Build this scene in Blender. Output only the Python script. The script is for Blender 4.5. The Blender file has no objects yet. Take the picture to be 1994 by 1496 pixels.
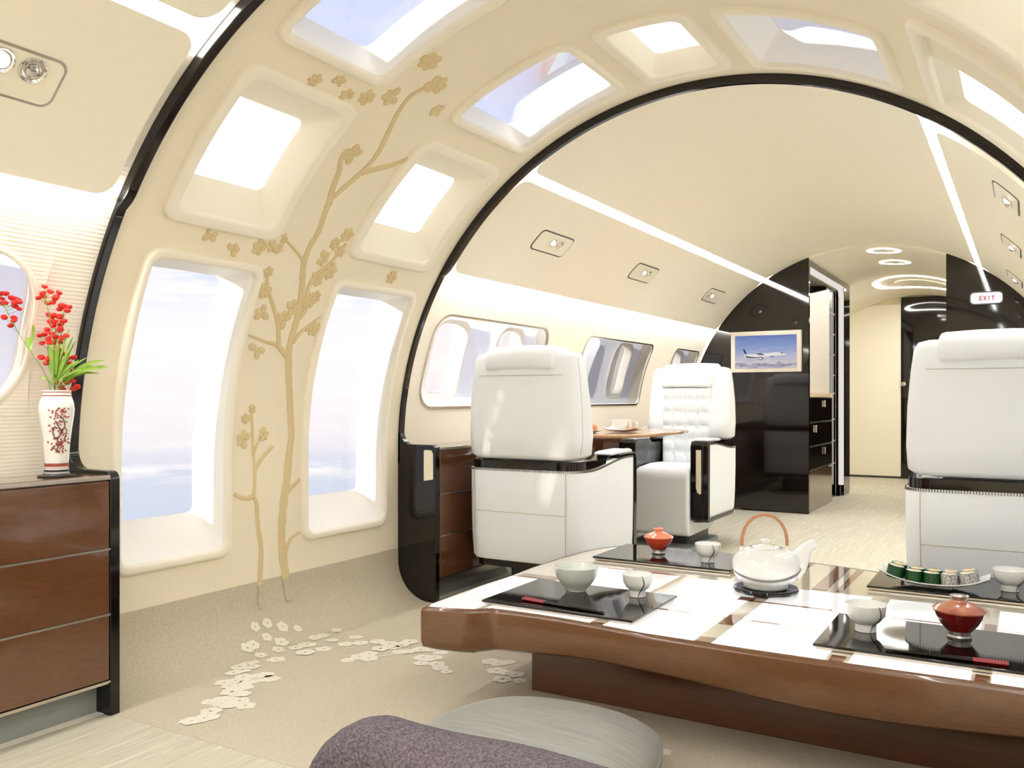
import bpy, math, random
from mathutils import Vector, Matrix
random.seed(7)
R_ = math.radians
scene = bpy.context.scene
COL = scene.collection

# ------------------------------------------------------------------ camera
F_PX = 1696.0
YAW = math.atan(1003.0 / F_PX)
CAM = (1.01816, 0.0, 0.88)
cd = bpy.data.cameras.new('camera'); cam = bpy.data.objects.new('camera', cd); COL.objects.link(cam)
cam.location = CAM
cam.rotation_euler = (math.pi / 2, 0, YAW)
cd.sensor_fit = 'HORIZONTAL'; cd.sensor_width = 36.0; cd.lens = 36.0 * F_PX / 1994.0
cd.shift_y = (775.0 - 748.0) / 1994.0
cd.clip_start = 0.02; cd.clip_end = 200
scene.camera = cam

# ------------------------------------------------------------------ colour management
scene.view_settings.view_transform = 'Standard'
scene.view_settings.look = 'None'
scene.view_settings.gamma = 1.0
scene.view_settings.use_curve_mapping = False
scene.view_settings.exposure = 0.9
scene.cycles.max_bounces = 10
scene.cycles.diffuse_bounces = 6
scene.cycles.glossy_bounces = 4
scene.cycles.transparent_max_bounces = 12
scene.cycles.use_denoising = True
scene.cycles.caustics_reflective = False
scene.cycles.sample_clamp_indirect = 6.0

# ------------------------------------------------------------------ world: high-altitude sky over clouds
def world():
    w = bpy.data.worlds.new('sky'); scene.world = w; w.use_nodes = True
    nt = w.node_tree; N = nt.nodes; L = nt.links; N.clear()
    out = N.new('ShaderNodeOutputWorld'); bg = N.new('ShaderNodeBackground')
    tc = N.new('ShaderNodeTexCoord'); sep = N.new('ShaderNodeSeparateXYZ')
    L.new(tc.outputs['Generated'], sep.inputs[0])
    ramp = N.new('ShaderNodeValToRGB')
    mr = N.new('ShaderNodeMapRange'); mr.inputs[1].default_value = -1; mr.inputs[2].default_value = 1
    L.new(sep.outputs['Z'], mr.inputs[0]); L.new(mr.outputs[0], ramp.inputs[0])
    cr = ramp.color_ramp
    stops = [(-1, (.60, .66, .78)), (-.13, (.62, .67, .80)), (-.075, (.66, .69, .80)), (-.05, (.84, .80, .85)), (0.0, (.93, .86, .88)),
             (.06, (.97, .90, .90)), (.10, (.86, .87, .94)), (.15, (.60, .70, .93)), (.35, (.64, .69, .93)), (1, (.66, .70, .94))]
    while len(cr.elements) < len(stops): cr.elements.new(0.5)
    for e, (z, c) in zip(cr.elements, stops):
        e.position = (z + 1) / 2; e.color = (*c, 1)
    mp = N.new('ShaderNodeMapping'); mp.inputs['Scale'].default_value = (4, 4, 34)
    L.new(tc.outputs['Generated'], mp.inputs[0])
    no = N.new('ShaderNodeTexNoise'); no.inputs['Scale'].default_value = 2.2; no.inputs['Detail'].default_value = 7; no.inputs['Roughness'].default_value = .62
    L.new(mp.outputs[0], no.inputs[0])
    cl = N.new('ShaderNodeMapRange'); cl.inputs[1].default_value = .46; cl.inputs[2].default_value = .62
    L.new(no.outputs[0], cl.inputs[0])
    # clouds only live between -6 and +14 degrees
    band = N.new('ShaderNodeValToRGB'); L.new(mr.outputs[0], band.inputs[0])
    b = band.color_ramp
    bs = [(-1, 0), (-.092, .0), (-.078, 1), (-.066, .35), (.03, .45), (.12, .9), (.24, .12), (1, 0)]
    while len(b.elements) < len(bs): b.elements.new(.5)
    for e, (z, v) in zip(b.elements, bs): e.position = (z + 1) / 2; e.color = (v, v, v, 1)
    mu = N.new('ShaderNodeMath'); mu.operation = 'MULTIPLY'; L.new(cl.outputs[0], mu.inputs[0]); L.new(band.outputs[0], mu.inputs[1])
    mx = N.new('ShaderNodeMix'); mx.data_type = 'RGBA'; L.new(mu.outputs[0], mx.inputs[0]); L.new(ramp.outputs[0], mx.inputs[6])
    mx.inputs[7].default_value = (1.0, .94, .92, 1)
    L.new(mx.outputs[2], bg.inputs[0]); bg.inputs[1].default_value = .60
    L.new(bg.outputs[0], out.inputs[0])
world()

# sun: high altitude sunlight from behind and to the left, grazing along the fuselage
sd = bpy.data.lights.new('sun', 'SUN'); sd.energy = 9.0; sd.angle = R_(1.0); sd.color = (1, .95, .86)
sun = bpy.data.objects.new('sun', sd); COL.objects.link(sun)
sun.rotation_euler = Vector((.17, .97, -.12)).to_track_quat('-Z', 'Y').to_euler()

# ------------------------------------------------------------------ colours and materials
def lin(r, g, b):
    f = lambda v: (v / 255 / 12.92) if v / 255 <= .04045 else ((v / 255 + .055) / 1.055) ** 2.4
    return (f(r), f(g), f(b), 1)

def mat(name, col, rough=.5, metal=0.0, coat=0.0, spec=.5, emit=None, estr=0.0, bump=None, vary=None, sheen=0):
    """bump = (kind, scale vec, strength, distance); vary = (scale vec, amount, other colour)"""
    m = bpy.data.materials.new(name); m.use_nodes = True
    nt = m.node_tree; N = nt.nodes; L = nt.links
    p = N['Principled BSDF']
    p.inputs['Base Color'].default_value = col
    p.inputs['Roughness'].default_value = rough; p.inputs['Metallic'].default_value = metal
    p.inputs['Coat Weight'].default_value = coat; p.inputs['Coat Roughness'].default_value = .03
    p.inputs['Specular IOR Level'].default_value = spec
    p.inputs['Sheen Weight'].default_value = sheen
    if emit: p.inputs['Emission Color'].default_value = emit; p.inputs['Emission Strength'].default_value = estr
    tc = N.new('ShaderNodeTexCoord')
    if vary:
        sc, amt, other = vary
        mp = N.new('ShaderNodeMapping'); mp.inputs['Scale'].default_value = sc; L.new(tc.outputs['Object'], mp.inputs[0])
        no = N.new('ShaderNodeTexNoise'); no.inputs['Scale'].default_value = 1; no.inputs['Detail'].default_value = 5; no.inputs['Roughness'].default_value = .6
        L.new(mp.outputs[0], no.inputs[0])
        mr = N.new('ShaderNodeMapRange'); mr.inputs[1].default_value = .35; mr.inputs[2].default_value = .65; mr.inputs[4].default_value = amt
        L.new(no.outputs[0], mr.inputs[0])
        mx = N.new('ShaderNodeMix'); mx.data_type = 'RGBA'; mx.inputs[6].default_value = col; mx.inputs[7].default_value = other
        L.new(mr.outputs[0], mx.inputs[0]); L.new(mx.outputs[2], p.inputs['Base Color'])
    if bump:
        kind, sc, st, dist = bump
        mp = N.new('ShaderNodeMapping'); mp.inputs['Scale'].default_value = sc; L.new(tc.outputs['Object'], mp.inputs[0])
        if kind == 'noise':
            t = N.new('ShaderNodeTexNoise'); t.inputs['Scale'].default_value = 1; t.inputs['Detail'].default_value = 3; o = t.outputs[0]
        else:
            t = N.new('ShaderNodeTexWave'); t.bands_direction = kind; t.inputs['Scale'].default_value = 1
            t.inputs['Distortion'].default_value = .6; t.inputs['Detail Scale'].default_value = .4; o = t.outputs['Fac']
        L.new(mp.outputs[0], t.inputs[0])
        bp = N.new('ShaderNodeBump'); bp.inputs['Strength'].default_value = st; bp.inputs['Distance'].default_value = dist
        L.new(o, bp.inputs['Height']); L.new(bp.outputs[0], p.inputs['Normal'])
    return m

def glass_mat(name, refl=.06, tint=(1, 1, 1, 1)):
    m = bpy.data.materials.new(name); m.use_nodes = True
    nt = m.node_tree; N = nt.nodes; L = nt.links; N.clear()
    o = N.new('ShaderNodeOutputMaterial'); t = N.new('ShaderNodeBsdfTransparent'); g = N.new('ShaderNodeBsdfGlossy')
    t.inputs[0].default_value = tint; g.inputs['Roughness'].default_value = .01
    lw = N.new('ShaderNodeLayerWeight'); lw.inputs[0].default_value = .12
    ml = N.new('ShaderNodeMath'); ml.operation = 'MULTIPLY_ADD'; ml.inputs[1].default_value = .6; ml.inputs[2].default_value = refl * .3
    L.new(lw.outputs['Fresnel'], ml.inputs[0])
    mx = N.new('ShaderNodeMixShader'); L.new(ml.outputs[0], mx.inputs[0]); L.new(t.outputs[0], mx.inputs[1]); L.new(g.outputs[0], mx.inputs[2])
    L.new(mx.outputs[0], o.inputs[0]); return m

def emis(name, col, s):
    m = bpy.data.materials.new(name); m.use_nodes = True
    nt = m.node_tree; N = nt.nodes; L = nt.links; N.clear()
    o = N.new('ShaderNodeOutputMaterial'); e = N.new('ShaderNodeEmission'); e.inputs[0].default_value = col; e.inputs[1].default_value = s
    L.new(e.outputs[0], o.inputs[0]); return m

M = {}
M['fabric'] = mat('lounge wall fabric', lin(238, 228, 205), .9, spec=.2, bump=('Y', (1, 45, 1), .12, .002), vary=((2, 220, 2), .12, lin(241, 233, 213)))
M['frame'] = mat('window surround', lin(243, 236, 219), .7, spec=.3, bump=('noise', (400, 400, 400), .05, .001))
M['reveal'] = mat('window reveal white', lin(250, 248, 244), .6, spec=.3)
M['trunk'] = mat('embossed tree motif', lin(214, 195, 152), .85, spec=.2, bump=('noise', (150, 300, 300), .2, .002))
M['rib'] = mat('ribbed side wall fabric', lin(240, 233, 218), .8, spec=.2, bump=('Z', (1, 1, 30), .12, .003))
M['sidewall'] = mat('forward side wall', lin(242, 234, 216), .7, spec=.3, bump=('noise', (200, 200, 200), .08, .001))
M['panel'] = mat('ceiling leather panel', lin(246, 239, 222), .75, spec=.25, bump=('noise', (500, 500, 500), .25, .001), vary=((60, 60, 60), .25, lin(242, 234, 215)))
M['black'] = mat('black piano lacquer', lin(16, 12, 10), .08, coat=.15, spec=.4)
M['blackpanel'] = mat('black lacquered bulkhead', lin(18, 13, 10), .05, coat=.25, spec=.45)
M['wood'] = mat('glossy brown wood veneer', lin(98, 62, 40), .14, coat=.8, spec=.5, vary=((3, 25, 120), .5, lin(82, 50, 32)))
M['woodend'] = mat('brown wood table edge', lin(106, 71, 45), .22, coat=.5, spec=.5, vary=((30, 60, 260), .5, lin(88, 56, 34)))
M['woodtop'] = mat('light brown wood table leaf', lin(168, 124, 82), .2, coat=.6, vary=((6, 60, 60), .4, lin(146, 102, 64)))
M['metal'] = mat('brushed metal strip', lin(205, 196, 186), .25, metal=1)
M['pewter'] = mat('silver foot', lin(170, 166, 160), .32, metal=1)
M['chrome'] = mat('chrome', lin(225, 222, 216), .12, metal=1)
M['grey'] = mat('grey kick panel', lin(138, 142, 140), .5)
M['leather'] = mat('white leather', lin(242, 245, 248), .62, spec=.22, bump=('noise', (420, 420, 420), .2, .001))
M['stitch'] = mat('grey stitching', lin(120, 112, 98), .8)
M['seam'] = mat('leather seam', lin(196, 190, 172), .7)
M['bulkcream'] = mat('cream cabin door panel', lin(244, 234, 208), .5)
M['cove'] = emis('cove light', (.96, .98, 1, 1), 20.0)
M['cove_low'] = emis('lower cove light', (.95, .98, 1, 1), 56.0)
M['ringlight'] = emis('ring light', (1, .97, .92, 1), 30.0)
M['glow'] = emis('backlit shade', (1, .975, .94, 1), .8)
M['glass'] = glass_mat('window glass')
M['carpet'] = mat('lounge carpet', lin(206, 197, 178), .95, spec=.1, bump=('noise', (260, 260, 260), .6, .004), vary=((160, 160, 160), .7, lin(184, 171, 146)))
M['petalcarpet'] = mat('white woven blossom', lin(228, 222, 206), .95, spec=.1)
M['porcelain'] = mat('white porcelain', lin(236, 236, 232), .12, coat=.5)
M['celadon'] = mat('pale grey porcelain', lin(216, 220, 212), .2, coat=.4)
M['darkline'] = mat('dark glaze line', lin(52, 52, 50), .3)
M['greyline'] = mat('grey glaze band', lin(120, 120, 118), .3)
M['red'] = mat('red lacquer', lin(122, 22, 20), .16, coat=.7, vary=((25, 25, 60), .6, lin(70, 12, 14)))
M['coral'] = mat('coral red lacquer', lin(206, 74, 50), .18, coat=.6, vary=((20, 20, 30), .5, lin(170, 44, 32)))
M['lidred'] = mat('lid salmon glaze', lin(196, 128, 96), .2, coat=.6, vary=((20, 20, 30), .7, lin(132, 36, 28)))
M['lidcoral'] = mat('lid coral glaze', lin(232, 140, 110), .2, coat=.6)
M['blackgloss'] = mat('black glossy lacquer mat', lin(14, 12, 10), .04, coat=.15, spec=.4)
M['cane'] = mat('woven cane', lin(196, 140, 100), .6, vary=((200, 200, 200), .6, lin(150, 96, 62)))
M['nori'] = mat('seaweed', lin(14, 66, 22), .3, bump=('noise', (300, 300, 300), .4, .002))
M['rice'] = mat('rice', lin(232, 234, 214), .6, bump=('noise', (400, 400, 400), .7, .003))
M['sesame'] = mat('sesame crust', lin(225, 222, 214), .6, vary=((330, 330, 330), 1.0, lin(36, 36, 36)))
M['filling'] = mat('salmon filling', lin(232, 186, 120), .5)
M['tweed'] = mat('purple grey tweed', lin(122, 114, 122), .95, spec=.1, bump=('noise', (240, 240, 240), .9, .006), vary=((230, 230, 230), 1.0, lin(78, 70, 74)))
M['silk'] = mat('grey silk cushion', lin(138, 138, 129), .45, spec=.4, sheen=.3, vary=((10, 190, 10), .8, lin(108, 108, 100)))
M['petal'] = mat('red blossom', lin(214, 32, 24), .6)
M['yellow'] = mat('yellow stamen', lin(235, 190, 60), .6)
M['leaf'] = mat('green leaf', lin(140, 172, 52), .5, vary=((30, 30, 30), .7, lin(88, 132, 44)))
M['stem'] = mat('green stem', lin(116, 138, 56), .6)
M['vasered'] = mat('vase red brown paint', lin(150, 66, 52), .4)
M['vasebrown'] = mat('vase brown paint', lin(84, 52, 42), .4)
M['beige'] = mat('beige plastic bezel', lin(243, 236, 216), .35)
M['bezel'] = mat('monitor bezel', lin(214, 202, 186), .35)
M['lens'] = emis('reading lamp lens', (1, .97, .9, 1), 4.0)
M['signwhite'] = emis('exit sign face', (.95, .93, .95, 1), .55)
M['signred'] = emis('exit sign letters', (.75, .02, .03, 1), .45)
M['darkgrey'] = mat('dark grey', lin(62, 60, 58), .4)
M['slate'] = mat('armrest slate grey', lin(86, 90, 92), .3, coat=.3)
M['pastry'] = mat('pastry', lin(206, 150, 96), .6, vary=((100, 100, 100), .7, lin(170, 106, 60)))
M['tableglass'] = mat('emissive white table glass', lin(245, 244, 246), .05, coat=1, spec=.6, emit=(1, .985, .985, 1), estr=.33)  # bright white is put into the glass as its own emission
M['tableivory'] = mat('ivory lacquer', lin(224, 216, 196), .06, coat=1, spec=.6)
M['tablebrown'] = mat('brown lacquer inlay', lin(128, 84, 54), .08, coat=1, spec=.6)

# floor: pale streaked wood-look carpet
def floor_mat():
    m = bpy.data.materials.new('streaked pale floor'); m.use_nodes = True
    nt = m.node_tree; N = nt.nodes; L = nt.links; p = N['Principled BSDF']; p.inputs['Roughness'].default_value = .55; p.inputs['Specular IOR Level'].default_value = .3
    tc = N.new('ShaderNodeTexCoord')
    def noise(sc, lo, hi, detail=4, dist=0):
        mp = N.new('ShaderNodeMapping'); mp.inputs['Scale'].default_value = sc; L.new(tc.outputs['Object'], mp.inputs[0])
        no = N.new('ShaderNodeTexNoise'); no.inputs['Scale'].default_value = 1; no.inputs['Detail'].default_value = detail; no.inputs['Distortion'].default_value = dist
        L.new(mp.outputs[0], no.inputs[0])
        mr = N.new('ShaderNodeMapRange'); mr.inputs[1].default_value = lo; mr.inputs[2].default_value = hi; L.new(no.outputs[0], mr.inputs[0]); return mr.outputs[0]
    def mix(a, b, f):
        mx = N.new('ShaderNodeMix'); mx.data_type = 'RGBA'; L.new(f, mx.inputs[0])
        for s, v in ((6, a), (7, b)):
            if isinstance(v, tuple): mx.inputs[s].default_value = v
            else: L.new(v, mx.inputs[s])
        return mx.outputs[2]
    c = mix(lin(190, 184, 164), lin(202, 196, 178), noise((95, 2.2, 1), .38, .62))
    c = mix(c, lin(226, 222, 204), noise((150, 4, 1), .60, .68, 3, .6))
    c = mix(c, lin(140, 132, 106), noise((300, 9, 1), .66, .72, 2, .3))
    L.new(c, p.inputs['Base Color']); return m
M['floor'] = floor_mat()

def screen_mat():
    m = bpy.data.materials.new('screen showing sky over clouds'); m.use_nodes = True
    nt = m.node_tree; N = nt.nodes; L = nt.links; N.clear()
    o = N.new('ShaderNodeOutputMaterial'); e = N.new('ShaderNodeEmission'); e.inputs[1].default_value = .5
    tc = N.new('ShaderNodeTexCoord'); sp = N.new('ShaderNodeSeparateXYZ'); L.new(tc.outputs['Object'], sp.inputs[0])
    no = N.new('ShaderNodeTexNoise'); no.inputs['Scale'].default_value = 1; no.inputs['Detail'].default_value = 5
    mp = N.new('ShaderNodeMapping'); mp.inputs['Scale'].default_value = (12, 12, 50); L.new(tc.outputs['Object'], mp.inputs[0]); L.new(mp.outputs[0], no.inputs[0])
    ad = N.new('ShaderNodeMath'); ad.operation = 'MULTIPLY_ADD'; ad.inputs[1].default_value = .09; L.new(no.outputs[0], ad.inputs[0]); L.new(sp.outputs['Z'], ad.inputs[2])
    mr = N.new('ShaderNodeMapRange'); mr.inputs[1].default_value = -.08; mr.inputs[2].default_value = .17; L.new(ad.outputs[0], mr.inputs[0])
    r = N.new('ShaderNodeValToRGB'); L.new(mr.outputs[0], r.inputs[0]); cr = r.color_ramp
    st = [(0, lin(205, 198, 200)), (.08, lin(130, 135, 165)), (.14, lin(214, 204, 202)), (.4, lin(178, 182, 210)), (.6, lin(150, 166, 208)), (1, lin(112, 132, 190))]
    while len(cr.elements) < len(st): cr.elements.new(.5)
    for el, (q, cc) in zip(cr.elements, st): el.position = q; el.color = cc
    L.new(r.outputs[0], e.inputs[0]); L.new(e.outputs[0], o.inputs[0]); return m
M['screen'] = screen_mat()

# ------------------------------------------------------------------ mesh helpers
class MB:
    def __init__(s): s.v = []; s.f = []; s.m = []
    def add(s, vs, fs, mi=0):
        o = len(s.v); s.v += [tuple(v) for v in vs]; s.f += [tuple(i + o for i in f) for f in fs]; s.m += [mi] * len(fs); return s
    def box(s, x0, x1, y0, y1, z0, z1, mi=0):
        v = [(x, y, z) for z in (z0, z1) for y in (y0, y1) for x in (x0, x1)]
        return s.add(v, [(0, 2, 3, 1), (4, 5, 7, 6), (0, 1, 5, 4), (2, 6, 7, 3), (0, 4, 6, 2), (1, 3, 7, 5)], mi)
    def loft(s, loops, closed=True, cap0=False, cap1=False, mi=0):
        n = len(loops[0]); vs = [p for l in loops for p in l]; fs = []
        for i in range(len(loops) - 1):
            for j in range(n if closed else n - 1):
                k = (j + 1) % n; fs.append((i * n + j, i * n + k, (i + 1) * n + k, (i + 1) * n + j))
        if cap0: fs.append(tuple(range(n))[::-1])
        if cap1: fs.append(tuple(range((len(loops) - 1) * n, len(loops) * n)))
        return s.add(vs, fs, mi)
    def prism(s, poly, a0, a1, axis='y', mi=0):
        def P(p, a):
            return {'y': (p[0], a, p[1]), 'z': (p[0], p[1], a), 'x': (a, p[0], p[1])}[axis]
        return s.loft([[P(p, a0) for p in poly], [P(p, a1) for p in poly]], True, True, True, mi)
    def lathe(s, prof, c=(0, 0, 0), seg=40, mi=0, rot=None, sx=1, sy=1):
        loops = []
        for r, z in prof:
            l = []
            for k in range(seg):
                a = 2 * math.pi * k / seg; v = Vector((r * math.cos(a) * sx, r * math.sin(a) * sy, z))
                if rot: v = rot @ v
                l.append((v.x + c[0], v.y + c[1], v.z + c[2]))
            loops.append(l)
        return s.loft(loops, True, prof[0][0] > 1e-5, prof[-1][0] > 1e-5, mi)
    def tube(s, pts, rad, seg=8, mi=0, closed=False, flat=1.0):
        pts = [Vector(p) for p in pts]; n = len(pts)
        if not hasattr(rad, '__len__'): rad = [rad] * n
        loops = []; prev = None
        for i, p in enumerate(pts):
            a = pts[(i - 1) % n] if (closed or i > 0) else p; b = pts[(i + 1) % n] if (closed or i < n - 1) else p
            t = (b - a).normalized()
            if prev is None:
                up = Vector((0, 0, 1)) if abs(t.z) < .9 else Vector((1, 0, 0)); u = t.cross(up).normalized()
            else: u = (prev - t * prev.dot(t)).normalized()
            prev = u; w = t.cross(u)
            loops.append([tuple(p + (u * math.cos(q) + w * math.sin(q) * flat) * rad[i]) for q in [2 * math.pi * k / seg for k in range(seg)]])
        if closed: loops.append(loops[0]); return s.loft(loops, True, False, False, mi)
        return s.loft(loops, True, True, True, mi)
    def ell(s, c, r, rot=None, seg=12, rings=8, mi=0):
        prof = [(math.sin(math.pi * i / rings), -math.cos(math.pi * i / rings)) for i in range(rings + 1)]
        loops = []
        for pr, pz in prof:
            pr = max(pr, .001); l = []
            for k in range(seg):
                a = 2 * math.pi * k / seg; v = Vector((pr * math.cos(a) * r[0], pr * math.sin(a) * r[1], pz * r[2]))
                if rot: v = rot @ v
                l.append((v.x + c[0], v.y + c[1], v.z + c[2]))
            loops.append(l)
        return s.loft(loops, True, True, True, mi)
    def build(s, name, mats, parent=None, smooth=True, bevel=0, bseg=3, sub=0, angle=35, world=True):
        me = bpy.data.meshes.new(name)
        vs = s.v
        if parent is not None and world:
            l = parent_loc(parent); vs = [(v[0] - l[0], v[1] - l[1], v[2] - l[2]) for v in vs]
        me.from_pydata(vs, [], s.f); me.update()
        if not isinstance(mats, (list, tuple)): mats = [mats]
        for m in mats: me.materials.append(M[m] if isinstance(m, str) else m)
        me.polygons.foreach_set('material_index', s.m)
        o = bpy.data.objects.new(name, me); COL.objects.link(o)
        if parent is not None: o.parent = parent
        if bevel:
            b = o.modifiers.new('bevel', 'BEVEL'); b.width = bevel; b.segments = bseg; b.limit_method = 'ANGLE'; b.angle_limit = R_(40)
        if sub:
            b = o.modifiers.new('sub', 'SUBSURF'); b.levels = sub; b.render_levels = sub
        import bmesh
        bm = bmesh.new(); bm.from_mesh(me); bmesh.ops.recalc_face_normals(bm, faces=bm.faces); bm.to_mesh(me); bm.free()
        if smooth:
            me.polygons.foreach_set('use_smooth', [True] * len(me.polygons))
            try: me.set_sharp_from_angle(angle=R_(angle))
            except Exception: pass
        return o

def parent_loc(o):
    l = Vector(o.location)
    while o.parent is not None: o = o.parent; l += Vector(o.location)
    return l

def thing(name, label, cat, loc=(0, 0, 0), rz=0, group=None):
    o = bpy.data.objects.new(name, None); COL.objects.link(o); o.location = loc; o.rotation_euler = (0, 0, rz)
    o.empty_display_size = .05
    return tag(o, label, cat, group)
def tag(o, label, cat, group=None):
    o['label'] = label; o['category'] = cat
    if group: o['group'] = group
    return o
def structure(o, label=None):
    o['kind'] = 'structure'
    if label: o['label'] = label
    return o
def copy_tree(o, parent=None):
    c = o.copy(); COL.objects.link(c)
    if parent is not None: c.parent = parent
    for ch in list(o.children): copy_tree(ch, c)
    return c

# ------------------------------------------------------------------ fuselage coordinates: y along the cabin, phi (deg) up from the left horizontal
CZ = 0.66264
RT = 1.342    # inner face of trims / panels
def C(y, phi, R):
    """round above the mid line, straight side walls below it, and a quarter-round cove down to the floor"""
    sg = 1
    if phi > 90: phi = 180 - phi; sg = -1
    if phi >= 0:
        a = R_(phi); return (-sg * R * math.cos(a), y, CZ + R * math.sin(a))
    s = -R_(phi) * 1.362
    if s <= .49264: return (-sg * R, y, CZ - s)
    t = min((s - .49264) / .17, math.pi / 2); r = .17 + R - 1.362
    return (-sg * (1.192 + r * math.cos(t)), y, .17 - r * math.sin(t))
PF = -math.degrees((.49264 + .17 * math.pi / 2) / 1.362)   # phi of the foot of the wall
def section(R, a, b, n):
    return [(q[0], q[2]) for q in (C(0, a + (b - a) * i / n, R) for i in range(n + 1))]
def rr(y0, y1, p0, p1, rad, R, n=6, side=22):
    """rounded rectangle on the cylinder"""
    k = 180 / math.pi / R; rp = rad * k; pts = []
    for (cy, cp, a0) in ((y1 - rad, p1 - rp, 0), (y0 + rad, p1 - rp, 90), (y0 + rad, p0 + rp, 180), (y1 - rad, p0 + rp, 270)):
        arc = []
        for i in range(n + 1):
            a = R_(a0 + 90 * i / n); arc.append((cy + rad * math.cos(a), cp + rp * math.sin(a)))
        pts.append(arc)
    out = []
    for i in range(4):
        out += pts[i]; a = pts[i][-1]; b = pts[(i + 1) % 4][0]
        for j in range(1, side): out.append((a[0] + (b[0] - a[0]) * j / side, a[1] + (b[1] - a[1]) * j / side))
    return [C(y, p, R) for y, p in out]
def shell(mb, y0, y1, p0, p1, R, holes=(), dp=1.0, dy=None, mi=0):
    ys = {y0, y1}; ps = {p0, p1}
    for h in holes:
        ys |= {h[0], h[1]}; ps |= {h[2], h[3]}
    n = max(1, int(round((p1 - p0) / dp))); ps |= {p0 + (p1 - p0) * i / n for i in range(n + 1)}
    if dy:
        n = max(1, int(round((y1 - y0) / dy))); ys |= {y0 + (y1 - y0) * i / n for i in range(n + 1)}
    ys = sorted(y for y in ys if y0 - 1e-6 <= y <= y1 + 1e-6)
    ps = sorted(p for p in ps if p0 - 1e-6 <= p <= p1 + 1e-6)
    pp = [ps[0]]
    for p in ps[1:]:
        if p - pp[-1] > 1e-4: pp.append(p)
    vs = [C(y, p, R) for y in ys for p in pp]; n = len(pp); fs = []
    for i in range(len(ys) - 1):
        for j in range(n - 1):
            yc = (ys[i] + ys[i + 1]) / 2; pc = (pp[j] + pp[j + 1]) / 2
            if any(h[0] < yc < h[1] and h[2] < pc < h[3] for h in holes): continue
            fs.append((i * n + j, i * n + j + 1, (i + 1) * n + j + 1, (i + 1) * n + j))
    return mb.add(vs, fs, mi)
def patch(mb, y0, y1, p0, p1, R, th, rad, mi=0, steps=None):
    """raised panel with rounded corners lying on the cylinder: face at R, edge returning to R+th"""
    k = 180 / math.pi / R; rp = rad * k
    rows = []
    n = 8
    for i in range(n + 1):
        a = math.pi / 2 * i / n; rows.append((p0 + rp * (1 - math.cos(a)), rad * (1 - math.sin(a))))
    m = max(2, int((p1 - p0 - 2 * rp) / 1.5))
    for i in range(1, m): rows.append((p0 + rp + (p1 - p0 - 2 * rp) * i / m, 0))
    for i in range(n, -1, -1):
        a = math.pi / 2 * i / n; rows.append((p1 - rp * (1 - math.cos(a)), rad * (1 - math.sin(a))))
    cols = 6
    vs = []
    for p, ins in rows:
        for j in range(cols + 1):
            t = j / cols; vs.append(C(y0 + ins + (y1 - y0 - 2 * ins) * t, p, R))
    w = cols + 1; fs = [(i * w + j, i * w + j + 1, (i + 1) * w + j + 1, (i + 1) * w + j) for i in range(len(rows) - 1) for j in range(cols)]
    loop = [(i, 0) for i in range(len(rows))] + [(len(rows) - 1, j) for j in range(1, w)] + [(i, w - 1) for i in range(len(rows) - 2, -1, -1)] + [(0, j) for j in range(w - 2, 0, -1)]
    base = len(vs)
    for (i, j) in loop:
        p, ins = rows[i]; vs.append(C(y0 + ins + (y1 - y0 - 2 * ins) * j / cols, p, R + th))
    L_ = len(loop)
    for q in range(L_):
        a = loop[q]; b = loop[(q + 1) % L_]
        fs.append((a[0] * w + a[1], b[0] * w + b[1], base + (q + 1) % L_, base + q))
    return mb.add(vs, fs, mi)
BRANCHES = [
('trunk',[(2.383,-22.7),(2.363,-18.1),(2.347,-14.4),(2.347,-10.9),(2.358,-6.7),(2.371,-3.8),(2.381,-0.3),(2.392,3.2),(2.38,6.8),(2.362,10.4),(2.335,14.9),(2.322,17.7),(2.326,20.5),(2.32,23.7),(2.298,27.1),(2.267,30.3),(2.261,32.0),(2.261,33.7),(2.266,36.1),(2.244,40.6),(2.26,42.7),(2.298,46.6),(2.305,50.1),(2.276,53.8),(2.241,57.6),(2.23,60.5),(2.258,62.9)],0.019,0.007),
('branch',[(2.249,40.1),(2.223,42.7),(2.203,45.5),(2.175,47.5),(2.172,49.0)],0.012,0.006),
('branch',[(2.301,46.5),(2.346,47.7),(2.407,49.3),(2.45,51.1)],0.012,0.008),
('branch',[(2.264,30.6),(2.238,31.4),(2.193,32.4),(2.142,33.4)],0.006,0.004),
('branch',[(2.336,15.3),(2.3,16.4),(2.259,17.4),(2.204,17.8),(2.123,18.6)],0.013,0.004),
('branch',[(2.27,17.2),(2.251,19.7),(2.226,21.6),(2.182,24.0),(2.143,25.9),(2.13,27.2),(2.126,28.5)],0.01,0.004),
('branch',[(2.336,17.9),(2.361,19.7),(2.404,21.2),(2.437,22.4)],0.008,0.004),
('branch',[(2.337,21.9),(2.355,23.9),(2.333,26.5),(2.342,28.8),(2.386,31.1),(2.405,32.8),(2.424,34.9)],0.01,0.006),
('branch',[(2.368,-5.9),(2.392,-5.1),(2.438,-3.9)],0.01,0.006),
('branch',[(2.366,-15.4),(2.376,-14.0),(2.397,-12.9),(2.44,-12.3)],0.007,0.005),
('sapling',[(2.238,-22.8),(2.239,-18.3),(2.244,-13.8),(2.23,-10.3),(2.222,-6.8),(2.21,-5.4),(2.215,-2.5),(2.208,0.6),(2.2,4.2),(2.189,7.2)],0.011,0.004),
('twig',[(2.215,-5.6),(2.182,-5.8),(2.151,-5.6),(2.121,-5.0)],0.008,0.007),
('twig',[(2.215,-1.7),(2.252,0.2),(2.298,1.7)],0.007,0.007),
('twig',[(2.208,0.7),(2.222,1.9),(2.235,3.0)],0.005,0.003),
]
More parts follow.
